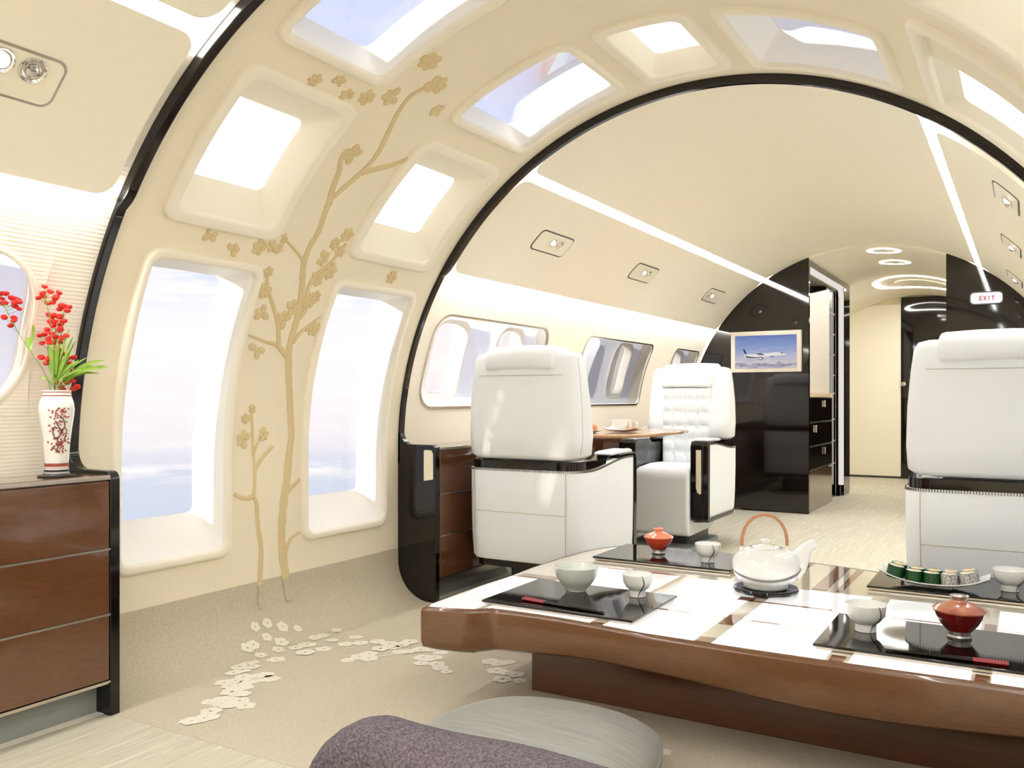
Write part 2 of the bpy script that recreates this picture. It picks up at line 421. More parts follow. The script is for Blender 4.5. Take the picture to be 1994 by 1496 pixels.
BLOSSOMS =  [(2.205, 48.6, 0.034), (2.133, 33.7, 0.015), (2.123, 32.1, 0.022), (2.094, 32.1, 0.019), (2.047, 31.6, 0.025), (2.172, 16.6, 0.034), (2.133, 25.5, 0.027), (2.157, 21.9, 0.029), (2.124, 28.2, 0.019), (2.262, 21.4, 0.031), (2.285, 23.3, 0.029), (2.421, 20.5, 0.027), (2.358, 28.6, 0.031), (2.404, 30.0, 0.031), (2.343, 31.8, 0.029), (2.412, 33.4, 0.022), (2.372, 34.5, 0.022), (2.407, 36.3, 0.025), (2.365, 24.9, 0.024), (2.384, 25.6, 0.022), (2.252, 3.6, 0.022), (2.163, 3.0, 0.029), (2.165, 6.1, 0.017), (2.192, 7.5, 0.014), (1.843, 31.9, 0.024), (1.945, 30.5, 0.024), (2.753, 30.9, 0.027), (1.874, 56.5, 0.02), (1.95, 57.7, 0.02), (2.014, 56.4, 0.022), (2.085, 57.2, 0.027), (2.169, 59.0, 0.034), (2.161, 66.0, 0.034), (2.274, 63.5, 0.037), (2.382, 60.0, 0.024), (2.395, 20.4, 0.014), (2.332, 24.4, 0.024)]
CARPET_WALL = [(2.186, -25.2), (2.242, -25.2), (2.297, -26.5), (2.354, -27.6), (2.206, -27.4), (2.24, -29.2), (2.103, -28.2), (2.133, -28.0), (2.192, -30.7), (2.112, -30.7), (2.368, -30.9), (2.405, -31.2), (2.485, -30.8)]
CARPET_FLOOR = [(-1.205, 2.045), (-1.151, 2.114), (-1.161, 1.976), (-1.162, 1.941), (-1.193, 2.246), (-1.184, 2.294), (-1.146, 2.382), (-1.123, 2.221), (-1.101, 2.288), (-1.074, 2.373), (-1.102, 2.458), (-1.037, 2.409), (-0.995, 2.454), (-0.94, 2.452), (-0.894, 2.465), (-0.893, 2.508), (-0.929, 2.389), (-0.926, 2.324), (-0.933, 2.281), (-0.938, 2.228), (-0.891, 2.281), (-0.855, 2.393), (-0.826, 2.41), (-0.896, 2.423), (-0.8, 2.452), (-0.771, 2.469), (-0.728, 2.467), (-0.74, 2.383), (-0.706, 2.403), (-0.707, 2.327), (-0.657, 2.345), (-0.71, 2.375), (-0.623, 2.318), (-0.583, 2.295), (-1.069, 1.952), (-1.028, 1.954), (-1.052, 1.897), (-1.051, 1.919), (-1.114, 1.86), (-1.036, 1.844), (-1.07, 1.845), (-0.981, 1.817), (-1.024, 1.811), (-0.999, 1.739), (-1.012, 1.723), (-0.936, 1.74), (-0.901, 1.752), (-0.971, 1.729), (-0.95, 1.67), (-0.922, 1.626), (-0.909, 1.642), (-0.936, 1.593), (-1.194, 2.027), (-1.105, 1.93), (-1.097, 1.891), (-1.023, 1.862), (-0.996, 1.808), (-0.986, 1.756), (-0.946, 1.771), (-0.944, 1.726), (-1.192, 1.993), (-1.154, 2.015), (-1.062, 1.978), (-1.013, 1.963), (-0.52, 2.462), (-0.487, 2.458), (-0.465, 2.483), (-0.45, 2.385), (-0.413, 2.384), (-0.377, 2.383), (-0.389, 2.321), (-0.338, 2.34), (0.174, 2.024), (0.212, 2.019), (0.24, 2.049), (0.208, 1.977)]
# ------------------------------------------------------------------ room shell
Y_BACK, Y_A, Y_B, Y_C, Y_END = -2.4, 1.505, 3.05, 6.80, 10.36
RW = 1.362
COLS = [(1.645, 2.105), (2.445, 2.955)]
ROWS = [(-13.9, 29.2, 'w'), (32.9, 55.6, 'p'), (59.4, 80.6, 's'), (83.2, 96.8, 't'), (99.4, 120.6, 's'), (124.4, 147.1, 'p'), (150.8, 193.9, 'w')]
def h_in(y0, y1, p0, p1, o=.03):
    k = o / RW * 57.3; return (y0 + o, y1 - o, p0 + k, p1 - k)
holes = [h_in(y0, y1, r[0], r[1]) for (y0, y1) in COLS for r in ROWS]
def seg_shell(name, y0, y1, p0, p1, R, m, holes=()):
    mb = MB(); shell(mb, y0, y1, p0, p1, R, [h for h in holes if h[3] > p0 and h[2] < p1 and h[0] < y1 and h[1] > y0]); return structure(mb.build(name, m))
seg_shell('wall_left', Y_A, Y_B, -18.7, 58, RW, 'fabric', holes)
seg_shell('ceiling', Y_A, Y_B, 58, 122, RW, 'fabric', holes)
seg_shell('wall_right', Y_A, Y_B, 122, 198.7, RW, 'fabric', holes)

# forward and aft cabins
FWIN = [(3.165, 4.235, 7.0, 26.0), (4.70, 5.765, 7.0, 25.7), (6.20, 6.75, 7.0, 25.6)]
AWIN = [(.30, 1.372, 7.6, 26.2), (-1.30, -.2, 7.6, 26.2)]
fh = [h_in(*w, o=.012) for w in FWIN]; ah = [h_in(*w, o=.02) for w in AWIN]
fhr = [(a, b, 180 - d, 180 - c) for a, b, c, d in fh]
seg_shell('wall_left', Y_B, Y_END, PF, 58, RW, 'sidewall', fh)
seg_shell('ceiling', Y_B, Y_END, 58, 122, RW, 'panel')
seg_shell('wall_right', Y_B, Y_END, 122, 180 - PF, RW, 'sidewall', fhr)
seg_shell('wall_left', Y_BACK, Y_A, PF, 58, RW, 'rib', ah)
seg_shell('ceiling', Y_BACK, Y_A, 58, 122, RW, 'panel')
seg_shell('wall_right', Y_BACK, Y_A, 122, 180 - PF, RW, 'rib')

# floors
fl = MB(); fl.box(-1.195, 1.195, Y_BACK, Y_A + .015, -.03, 0); structure(fl.build('floor', 'floor', smooth=False))
fl = MB(); fl.box(-1.195, 1.195, Y_B - .005, Y_END, -.03, 0); structure(fl.build('floor', 'floor', smooth=False))
def blossom(mb, P, rad, n=5, mi=1, rot=0, hole=.16):
    """flat five-lobed blossom; P maps local (a, b) metres to the surface"""
    k = 30; o = []; i_ = []
    for j in range(k):
        a = 2 * math.pi * j / k; r = rad * (.72 + .28 * abs(math.cos(n * a / 2 + rot)) ** .6)
        o.append(P(r * math.cos(a), r * math.sin(a))); i_.append(P(rad * hole * math.cos(a), rad * hole * math.sin(a)))
    mb.loft([o, i_], mi=mi)
cp = MB(); cp.box(-1.192, 1.192, Y_A + .015, Y_B - .005, -.03, .001)
for s in (0, 1):
    a, b = (PF, -18.6) if s == 0 else (198.6, 180 - PF)
    shell(cp, Y_A + .015, Y_B - .005, a, b, RW - .001)
    e = -18.6 if s == 0 else 198.6
    cp.loft([[C(Y_A + .015, e, RW - .001), C(Y_B - .005, e, RW - .001)], [C(Y_A + .015, e, RW + .004), C(Y_B - .005, e, RW + .004)]], closed=False)
rnd = random.Random(3)
for (y, ph) in CARPET_WALL:
    blossom(cp, lambda a, b, y=y, ph=ph: C(y + a, ph + b / RW * 57.3, RW - .003), rnd.uniform(.018, .028), rot=rnd.random() * 3)
zc_ = 0
for (x, y) in CARPET_FLOOR:
    zc_ += 1
    blossom(cp, lambda a, b, x=x, y=y, z=.0018 + (zc_ % 9) * .0002: (x + a, y + b, z), rnd.uniform(.022, .036), rot=rnd.random() * 3)
for pts in ([(-.955, 1.56), (-.93, 1.62), (-.95, 1.70), (-1.0, 1.80)], [(-.575, 2.27), (-.62, 2.32), (-.69, 2.35)], [(-.94, 2.22), (-.9, 2.28), (-.82, 2.4)]):
    cp.tube([(x, y, .002) for x, y in pts], .0035, seg=6, mi=1, flat=.3)
structure(cp.build('floor', ['carpet', 'petalcarpet'], smooth=True))

# end walls
def disc(y, R=RW, n=60):
    return section(R, PF, 180 - PF, 90)
mb = MB(); mb.prism(disc(0), Y_BACK - .03, Y_BACK); structure(mb.build('wall_back', 'panel', smooth=False))
mb = MB(); mb.prism(disc(0), Y_END, Y_END + .03); structure(mb.build('wall_front', 'bulkcream', smooth=False))

# ceiling and locker panels with light coves
def cabin_panels(y0, y1, yr0, yr1):
    mb = MB(); patch(mb, y0, y1, 57.9, 122.1, RT, .018, .06); structure(mb.build('ceiling', 'panel'))
    mb = MB(); patch(mb, y0, y1, 34.4, 55.9, RT, .018, .055); structure(mb.build('trim_3', 'panel'))
    mb = MB(); patch(mb, yr0, yr1, 124.1, 145.6, RT, .018, .055); structure(mb.build('trim_4', 'panel'))
    for a, b in ((53.5, 60.5), (119.5, 126.5)):
        mb = MB(); shell(mb, y0 - .03, y1 + (.03 if y1 < 2 else 0), a, b, RW - .003)
        o = mb.build('cove_light', 'cove'); tag(o, COVE[len(USED)], 'cove light', None); USED.append(1)
    for a, sgn in ((34.2, 1), (145.8, -1)):
        mb = MB(); n = 40
        for (ra, rb, da) in ((RT + .003, RW - .003, 0),):
            mb.loft([[C(y0 - .02 + (y1 - y0 + .03) * i / n, a, ra) for i in range(n + 1)], [C(y0 - .02 + (y1 - y0 + .03) * i / n, a - sgn * .15, rb) for i in range(n + 1)]], closed=False)
        o = mb.build('cove_light', 'cove_low'); tag(o, COVE[len(USED)], 'cove light', None); USED.append(1)
USED = []
COVE = ['long white light strip on the forward cabin ceiling, above the left lockers', 'long white light strip on the forward cabin ceiling that runs to the exit sign',
        'light strip under the left lockers that washes the forward cabin side wall', 'light strip under the right lockers of the forward cabin, behind the arch',
        'ceiling light strip in the aft cabin, above the spotlight pair at top left', 'ceiling light strip on the right side of the aft cabin beside the camera',
        'light strip under the aft locker above the vase of red flowers', 'light strip under the right locker of the aft cabin beside the camera']
cabin_panels(3.085, 6.80, 3.22, 6.80)
cabin_panels(-2.38, 1.47, -2.38, 1.47)
# foyer ceiling, slightly lower than the forward cabin
mb = MB(); shell(mb, Y_C + .001, Y_END - .001, 20, 160, 1.325)
for q in (0, 1):
    y = Y_C + .001
    mb.loft([[C(y, 20 + 140 * i / 80, 1.325) for i in range(81)], [C(y, 20 + 140 * i / 80, RW - .002) for i in range(81)]], closed=False)
    break
structure(mb.build('ceiling', 'panel'))

# ------------------------------------------------------------------ black hoops at both ends of the lounge
def hoop(name, y, w=.03, ins=False):
    mb = MB(); prof_lo = lambda p: 1.347; n = 170
    def Ri(p):
        q = min(p, 180 - p); t = min(1, max(0, (q - 33.2) / 1.6)); t = t * t * (3 - 2 * t); return 1.3485 - .016 * t
    loops = []
    for i in range(n + 1):
        p = -3 + 186 * i / n; ri = Ri(p); c = .003
        loops.append([C(y, p, 1.374), C(y, p, ri + c), C(y + c, p, ri), C(y + w - c, p, ri), C(y + w, p, ri + c), C(y + w, p, 1.374)])
    mb.loft(loops, True, True, True)
    for s in (-1, 1):
        poly = [(-1.16, .001)]
        for i in range(7):
            a = R_(90 * i / 6); poly.append((-1.185 + .025 * math.cos(a), .652 + .025 * math.sin(a)))
        fx, fz, fr = -1.347 + .05, .677 + .05, .05
        for i in range(7):
            a = R_(-90 - 90 * i / 6); poly.append((fx + fr * math.cos(a), fz + fr * math.sin(a)))
        for i in range(31):
            p = 3 + (PF - 3) * i / 30; q = C(0, p, 1.372); poly.append((q[0], max(.001, q[2])))
        if s > 0: poly = [(-a, b) for a, b in poly]
        mb.prism(poly, y, y + w)
    o = mb.build(name, 'black', bevel=.003, bseg=2); return structure(o)
hoop('trim_1', 1.505, .03); h2 = hoop('trim_2', 3.04, .03)
mb = MB()
for s in (-1,):
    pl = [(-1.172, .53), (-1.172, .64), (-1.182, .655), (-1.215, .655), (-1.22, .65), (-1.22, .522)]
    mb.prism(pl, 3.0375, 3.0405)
mb.build('inlay_reflection', 'bulkcream', parent=h2)  # reflection on the glossy end panel, modelled as a flat cream patch

# ------------------------------------------------------------------ windows, light panels and skylights of the lounge
def unit_frame(y0, y1, p0, p1, d, ins, ro=.05, side=16, fw_=.020):
    k = 57.3 / RW
    def lp(off, R, rad): return rr(y0 + off, y1 - off, p0 + off * k, p1 - off * k, max(rad, .006), R, side=side)
    fr = [lp(0, 1.3635, ro), lp(.001, 1.352, ro), lp(.006, 1.3465, ro - .004), lp(.010, 1.345, ro - .006), lp(fw_, 1.345, ro - .012), lp(fw_ + .006, 1.347, ro - .014), lp(fw_ + .010, 1.3525, ro - .016), lp(fw_ + .012, 1.362, ro - .016)]
    def lq(t): # tunnel narrowing towards the pane by the insets (y0, y1, phi0, phi1)
        o = fw_ + .012; a, b, c, e = [x * t for x in ins]
        return rr(y0 + o + a, y1 - o - b, p0 + o * k + c, p1 - o * k - e, max(ro - .016 - .004 * t, .01), 1.362 + d * t, side=side)
    rv = [lq(0), lq(.5), lq(1)]
    bk = None
    return fr, rv, bk
WN = [0]
def grid_cap(mb, y0, y1, p0, p1, R, mi=0):
    shell(mb, y0, y1, p0, p1, R, dp=2, mi=mi)
def lounge_window(y0, y1, p0, p1, d, ins):
    WN[0] += 1
    yc, pc = (y0 + y1) / 2, (p0 + p1) / 2
    fr, rv, bk = unit_frame(y0, y1, p0, p1, d, ins)
    mb = MB(); mb.loft(fr); f = mb.build('window_%d' % WN[0], 'frame', angle=60); structure(f)
    mb = MB(); mb.loft(rv); r = mb.build('reveal', 'reveal', parent=f, angle=60)
    k = 57.3 / RW; o = .030
    mb = MB(); shell(mb, y0 + o, y1 - o, p0 + o * k, p1 - o * k, 1.362 + d - .004, dp=2); g = mb.build('glass_pane', 'glass', parent=f)
    return f
def light_panel(y0, y1, p0, p1, d, label, ins, top=False):
    yc, pc = (y0 + y1) / 2, (p0 + p1) / 2
    b = C(yc, pc, 1.345); t = thing('light_panel', label, 'light panel', b, group='shaded light panels between windows and skylights')
    fr, rv, bk = unit_frame(y0, y1, p0, p1, d, ins, fw_=.032)
    mb = MB(); mb.loft(fr); mb.build('frame', 'frame', parent=t, angle=60)
    mb = MB(); mb.loft(rv); 
    mb.build('recess', 'frame', parent=t, angle=60)
    k = 57.3 / RW; o = .035
    mb = MB(); shell(mb, y0 + o, y1 - o, p0 + o * k, p1 - o * k, 1.362 + d, dp=2); mb.build('shade', 'glow' if not top else 'glow', parent=t)
    return t
names = {0: 'near', 1: 'far'}
where = [('nearer', 'beside the aft cabinet'), ('farther', 'beside the far arch')]
for ci, (y0, y1) in enumerate(COLS):
    for ri, (p0, p1, kind) in enumerate(ROWS):
        sd_ = 'left' if ri < 3 else ('top' if ri == 3 else 'right')
        if kind == 'w': lounge_window(y0, y1, p0, p1, .095, (.02, .05, 5.2 if ri == 0 else 2.4, 2.4 if ri == 0 else 5.2))
        elif kind == 's': lounge_window(y0, y1, p0, p1, .09, (.03, .03, .4 if ri == 2 else 2.4, 2.4 if ri == 2 else .4))
        elif kind == 'p': light_panel(y0 if not (ri == 5 and ci == 1) else 2.24, y1, p0, p1, .08 if not (ri == 5 and ci == 1) else .03, 'glowing cream framed light panel on the %s wall, the %s one' % (sd_, where[ci][0]), (.05, .03, 3.4, 4.6) if ri != 5 else (.01, .03, 2, 3.4))
        else: light_panel(y0, y1, p0, p1, .06, 'glowing cream framed light panel at the ceiling top, the %s one' % where[ci][0], (.03, .03, 1, 1), True)

# fuselage windows of the forward and aft cabins: wide inner pane, cavity, two real windows behind
def cabin_window(y0, y1, p0, p1, ports, rad, sides=(0,)):
    for s in sides:
        m = (lambda p: p) if s == 0 else (lambda p: 180 - p)
        WN[0] += 1
        k = 57.3 / RW
        def lp(off, R, rd, a=y0, b=y1, c=p0, d=p1):
            L_ = rr(a + off, b - off, c + off * k, d - off * k, rd, R, n=10)
            return L_ if s == 0 else [(-x, y, z) for x, y, z in L_]
        mb = MB(); mb.loft([lp(0, 1.3625, rad), lp(0, 1.3585, rad), lp(.004, 1.3575, rad), lp(.010, 1.3585, rad - .005), lp(.012, 1.364, rad - .006)])
        f = mb.build('window_%d' % WN[0], 'frame' if y1 < 1.5 else 'metal'); structure(f)
        mb = MB(); mb.loft([lp(-.012, 1.3612, .012), lp(.001, 1.3612, rad)]); mb.build('surround', 'rib' if y1 < 1.5 else 'sidewall', parent=f)
        mb = MB(); mb.loft([lp(.012, 1.364, rad - .006), lp(.004, 1.40, rad - .01), lp(-.01, 1.45, rad - .01)]); mb.build('reveal', 'sidewall', parent=f)
        mb = MB(); hs = [(a - .0, b + .0, c, d) for a, b, c, d in ports]
        hs2 = [(a + .02, b - .02, c + .8, d - .8) for a, b, c, d in ports]
        shell(mb, y0 - .012, y1 + .012, p0 - .6, p1 + .6, 1.45, hs2)
        if s: mb.v = [(-x, y, z) for x, y, z in mb.v]
        mb.build('inner_wall', 'cavity', parent=f)
        for (a, b, c, d) in ports:
            mb = MB(); mb.loft([lp(0, 1.449, .09, a, b, c, d), lp(.012, 1.447, .085, a, b, c, d), lp(.02, 1.455, .08, a, b, c, d), lp(.03, 1.50, .075, a, b, c, d)])
            mb.build('port_frame', 'reveal', parent=f)
            mb = MB(); shell(mb, a + .025, b - .025, c + 1, d - 1, 1.495, dp=2)
            if s: mb.v = [(-x, y, z) for x, y, z in mb.v]
            mb.build('port_pane', 'glass', parent=f)
        if rad < .12:
            mb = MB(); shell(mb, y0 + .014, y1 - .014, p0 + .6, p1 - .6, 1.3655, dp=2)
            if s: mb.v = [(-x, y, z) for x, y, z in mb.v]
            mb.build('inner_pane', 'glass', parent=f)
def translucent(name, col):
    m = bpy.data.materials.new(name); m.use_nodes = True
    nt = m.node_tree; N = nt.nodes; L = nt.links; N.clear()
    o = N.new('ShaderNodeOutputMaterial'); t = N.new('ShaderNodeBsdfTranslucent'); d = N.new('ShaderNodeBsdfDiffuse')
    t.inputs[0].default_value = col; d.inputs[0].default_value = col
    mx = N.new('ShaderNodeMixShader'); mx.inputs[0].default_value = .35; L.new(t.outputs[0], mx.inputs[1]); L.new(d.outputs[0], mx.inputs[2]); L.new(mx.outputs[0], o.inputs[0]); return m
M['cavity'] = translucent('translucent window lining', lin(246, 244, 248))
cabin_window(3.165, 4.235, 7.0, 26.0, [(3.30, 3.60, 8.3, 24), (3.86, 4.14, 8.3, 24)], .10)
cabin_window(4.70, 5.765, 7.0, 25.7, [(4.76, 5.00, 8.3, 24), (5.36, 5.66, 8.3, 24)], .055)
cabin_window(6.20, 6.75, 7.0, 25.6, [(6.40, 6.68, 8.3, 24)], .055)
cabin_window(3.165, 4.235, 7.0, 26.0, [(3.30, 3.60, 8.3, 24), (3.86, 4.14, 8.3, 24)], .10, (1,))
cabin_window(4.70, 5.765, 7.0, 25.7, [(4.76, 5.00, 8.3, 24), (5.36, 5.66, 8.3, 24)], .055, (1,))
cabin_window(6.20, 6.75, 7.0, 25.6, [(6.40, 6.68, 8.3, 24)], .055, (1,))
cabin_window(.30, 1.372, 7.6, 26.2, [(.42, .76, 8.6, 24.6), (.92, 1.26, 8.6, 24.6)], .16)
cabin_window(-1.30, -.2, 7.6, 26.2, [(-1.2, -.86, 8.6, 24.6), (-.6, -.28, 8.6, 24.6)], .16)

# ------------------------------------------------------------------ embossed blossom tree on the lounge wall
def smooth_poly(pts, n=6):
    out = []
    for i in range(len(pts) - 1):
        p0 = pts[max(i - 1, 0)]; p1 = pts[i]; p2 = pts[i + 1]; p3 = pts[min(i + 2, len(pts) - 1)]
        for j in range(n):
            t = j / n; q = []
            for a in range(len(p1)):
                q.append(.5 * (2 * p1[a] + (p2[a] - p0[a]) * t + (2 * p0[a] - 5 * p1[a] + 4 * p2[a] - p3[a]) * t * t + (-p0[a] + 3 * p1[a] - 3 * p2[a] + p3[a]) * t ** 3))
            out.append(tuple(q))
    out.append(tuple(pts[-1])); return out
def relief(mb, pts, r0, r1, R=RW, h=.0045, mi=0, rnd=random.Random(5)):
    pts = smooth_poly(pts, 5); n = len(pts); k = 57.3 / RW; loops = []
    for i, (y, p) in enumerate(pts):
        a = pts[max(i - 1, 0)]; b = pts[min(i + 1, n - 1)]
        dy, ds = b[0] - a[0], (b[1] - a[1]) / k; l = math.hypot(dy, ds) or 1; ny, ns = -ds / l, dy / l
        r = (r0 + (r1 - r0) * i / (n - 1)) * rnd.uniform(.88, 1.12)
        loops.append([C(y + ny * r * t, p + ns * r * t * k, R - hh) for t, hh in ((-1, -.002), (-1, h * .55), (-.6, h), (0, h * 1.25), (.6, h), (1, h * .55), (1, -.002))])
    mb.loft(loops, closed=False, mi=mi)
    for l in (loops[0], loops[-1]): mb.add(l, [tuple(range(len(l)))], mi)
def petals(mb, y, p, rad, rnd, h=.0045, n=5, mi=0):
    k = 57.3 / RW; a0 = rnd.random() * 6.28
    for j in range(n):
        if rnd.random() < .12: continue
        a = a0 + 2 * math.pi * j / n + rnd.uniform(-.15, .15); pr = rad * rnd.uniform(.36, .5)
        cy, cs = y + math.cos(a) * rad * .56, math.sin(a) * rad * .56
        loops = []
        for q, hh in ((1.0, -.002), (1.0, h * .5), (.8, h), (.4, h * 1.3), (.04, h * 1.35)):
            loop = []
            for i in range(12):
                b = 2 * math.pi * i / 12; u = math.cos(b) * pr * 1.15 * q; v = math.sin(b) * pr * .82 * q
                yy = cy + u * math.cos(a) - v * math.sin(a); ss = cs + u * math.sin(a) + v * math.cos(a)
                loop.append(C(yy, p + ss * k, RW - hh))
            loops.append(loop)
        mb.loft(loops, True, False, True, mi)
t = thing('blossom_tree_relief', 'embossed golden beige blossom tree growing up the lounge wall between the two tall windows', 'wall relief', C(2.29, -18, RW))
t2 = thing('sapling_relief', 'small embossed beige sapling on the lounge wall, left of the taller tree trunk', 'wall relief', C(2.17, -18, RW))
rnd = random.Random(11)
def split_low(pts):
    lo = [p for p in pts if p[1] < -17]; 
    return lo
for kind, pts, a, b in BRANCHES:
    tt = t if kind in ('trunk', 'branch') else t2
    if tt is t2 and False: pass
    nm = {'trunk': 'trunk', 'branch': 'branch', 'sapling': 'trunk', 'twig': 'branch'}[kind]
    if kind in ('trunk', 'sapling'):
        cut = [(pts[0][0] + (pts[1][0] - pts[0][0]) * f, pts[0][1] + (pts[1][1] - pts[0][1]) * f) for f in (0, .4, .78)]
        mb = MB(); relief(mb, [cut[0], cut[1], cut[2]], a, a * .98, R=RW - .001, h=.008); mb.build('trunk_base', 'carpet', parent=tt)
        mb = MB(); relief(mb, [cut[2]] + pts[1:], a, b); mb.build(nm, 'trunk', parent=tt)
    else:
        mb = MB(); relief(mb, pts, a, b); mb.build(nm, 'trunk', parent=tt)
for (y, p, r) in BLOSSOMS:
    mb = MB(); petals(mb, y, p, r * 1.12, rnd, n=6)
    if r > .03: mb.lathe([(.0001, 0), (.0001, 0)], c=C(y, p, RW), seg=3)
    mb.build('blossom', 'trunk', parent=t2 if (p < 8) else t)
# ------------------------------------------------------------------ side cabinets
def cabinet(y0, y1, label):
    t = thing('side_cabinet', label, 'cabinet', (-1.2, (y0 + y1) / 2, 0))
    zt = .664
    poly = [(-1.175, .10), (-1.175, zt - .012)]
    poly += [(-1.356, zt - .012), (-1.356, .10)]
    mb = MB(); mb.prism(poly, y0, y1); mb.build('body', 'wood', parent=t, smooth=False)
    mb = MB(); mb.box(-1.352, -1.158, y0, y1, zt - .012, zt + .004); mb.build('worktop', 'wood', parent=t, bevel=.004)
    mb = MB(); mb.box(-1.1595, -1.1565, y0, y1, zt - .009, zt + .002); mb.build('edge_highlight', 'metal', parent=t, bevel=.001)  # bright edge paints the reflection along the worktop front
    zs = [(.466, .650), (.286, .460), (.103, .280)]
    for a, b in zs:
        mb = MB(); mb.box(-1.175, -1.160, y0 + .002, y1 - .002, a, b); mb.build('drawer', 'wood', parent=t, bevel=.002)
    for z in (.463, .283, .098):
        mb = MB(); mb.box(-1.172, -1.1575, y0, y1, z - .003, z + .003); mb.build('metal_strip', 'metal', parent=t)
    mb = MB(); mb.box(-1.20, -1.165, y0, y1, .066 if y0 > 0 else .090, .094); mb.build('rail', 'metal', parent=t)
    mb = MB(); mb.box(-1.235, -1.22, y0, y1, .001, .10); mb.build('kick_panel', 'grey', parent=t)
    return t
cabinet(-2.35, 1.504, 'glossy brown wood cabinet with three drawers, carrying the vase of red flowers')
cabinet(3.072, 6.76, 'glossy brown wood cabinet with three drawers behind the white armchair by the far arch')

# ------------------------------------------------------------------ armchairs
def rrect2(x0, x1, y0, y1, r, n=6):
    out = []
    for cx, cy, a0 in ((x1 - r, y1 - r, 0), (x0 + r, y1 - r, 90), (x0 + r, y0 + r, 180), (x1 - r, y0 + r, 270)):
        for i in range(n + 1):
            a = R_(a0 + 90 * i / n); out.append((cx + r * math.cos(a), cy + r * math.sin(a)))
    return out
def U_path(w, d, r, t, y0=0.0, n=8):
    """plan outline of a U (open towards +y): outer then inner points"""
    def side(w_, yb, r_):
        p = [(-w_, d)]
        for i in range(n + 1):
            a = R_(180 + 90 * i / n); p.append((-w_ + r_ + r_ * math.cos(a), yb + r_ + r_ * math.sin(a)))
        for i in range(n + 1):
            a = R_(270 + 90 * i / n); p.append((w_ - r_ + r_ * math.cos(a), yb + r_ + r_ * math.sin(a)))
        p.append((w_, d)); return p
    return side(w, y0, r), side(w - t, y0 + t, max(r - t, .01))
def armchair(name, label, loc, rz):
    t = thing(name, label, 'armchair', loc, rz, None)
    W_ = .275
    kw = dict(parent=t, world=False)
    # white leather outer shell, top edge sweeping up towards the front of the arms
    out, inn = U_path(W_, .582, .085, .03)
    def ztop(y): 
        q = min(1, max(0, (y - .12) / .40)); return .578 + .038 * q * q * (3 - 2 * q)
    def taper(p, k): return (p[0] * k, .02 + (p[1] - .02) * 1 if p[1] > .3 else p[1] + (1 - k) * .25)
    loops = []
    def ring(pts, zf, k=1.0): return [(taper(p, k)[0], taper(p, k)[1], zf(p[1])) for p in pts]
    def dens(pts):
        o = []
        for i in range(len(pts) - 1):
            a, b = pts[i], pts[i + 1]; l = math.hypot(b[0] - a[0], b[1] - a[1]); m = max(1, int(l / .04))
            for j in range(m): o.append((a[0] + (b[0] - a[0]) * j / m, a[1] + (b[1] - a[1]) * j / m))
        o.append(pts[-1]); return o
    o_, i_ = dens(out), dens(inn)
    # give both outlines the same count by resampling
    def resample(pts, n):
        L_ = [0]
        for a, b in zip(pts, pts[1:]): L_.append(L_[-1] + math.hypot(b[0] - a[0], b[1] - a[1]))
        res = []
        for k in range(n):
            s = L_[-1] * k / (n - 1); i = 0
            while i < len(L_) - 2 and L_[i + 1] < s: i += 1
            f = (s - L_[i]) / max(1e-9, L_[i + 1] - L_[i]); res.append((pts[i][0] + (pts[i + 1][0] - pts[i][0]) * f, pts[i][1] + (pts[i + 1][1] - pts[i][1]) * f))
        return res
    o_, i_ = resample(o_, 72), resample(i_, 72)
    mb = MB()
    L1 = [[(p[0] * k, p[1] + dy, z if z is not None else ztop(p[1])) for p in o_] for k, dy, z in ((.955, .018, .186), (.975, .008, .20), (.99, .002, .30), (1, 0, .45))]
    L1 += [[(p[0], p[1], ztop(p[1]) - .006) for p in o_], [(p[0] * .992, p[1] + .003, ztop(p[1])) for p in o_], [(p[0], p[1], ztop(p[1])) for p in i_], [(p[0], p[1], .186) for p in i_]]
    mb.loft(L1, closed=False); mb.loft([L1[-1], L1[0]], closed=False)
    n = len(o_)
    for e in (0, n - 1): mb.add([l[e] for l in L1], [tuple(range(len(L1)))])
    mb.build('leather_shell', 'leather', angle=50, **kw)
    # black band above the shell
    bo, bi = U_path(W_ - .008, .30, .08, .03, y0=.008)
    bo, bi = resample(dens(bo), 60), resample(dens(bi), 60)
    mb = MB(); L2 = [[(p[0], p[1], z) for p in q] for q, z in ((bo, .56), (bo, .612), (bi, .612), (bi, .56))]
    mb.loft(L2 + [L2[0]], closed=False)
    for e in (0, -1): mb.add([l[e] for l in L2], [(0, 1, 2, 3)])
    mb.build('black_band', 'black', **kw)
    # stitching along the top edge of the shell
    mb = MB(); st = resample([(p[0] * 1.002, p[1] - .001) for p in o_], 190)
    for i in range(1, len(st) - 1):
        x, y = st[i]; z = ztop(y) - .004; a = math.atan2(st[i + 1][1] - st[i - 1][1], st[i + 1][0] - st[i - 1][0]); c, s = math.cos(a), math.sin(a)
        l, w, h = .0014, .0022, .0045
        v = []
        for dz in (-h, h):
            for (p, q) in ((-l, -w), (l, -w), (l, w), (-l, w)): v.append((x + p * c - q * s, y + p * s + q * c, z + dz))
        mb.add(v, [(0, 1, 2, 3), (4, 7, 6, 5), (0, 4, 5, 1), (1, 5, 6, 2), (2, 6, 7, 3), (3, 7, 4, 0)])
    mb.build('stitching', 'stitch', smooth=False, **kw)
    mb = MB()
    for x in (-.222, .222):
        mb.tube([(x, .0005, .575), (x, .001, .45), (x * .99, .003, .30), (x * .972, .010, .19)], .0016, 6)
    mb.tube([(-.220, .0003, .395), (0, .0003, .395), (.220, .0003, .395)], .0016, 6)
    mb.build('seam', 'seam', **kw)
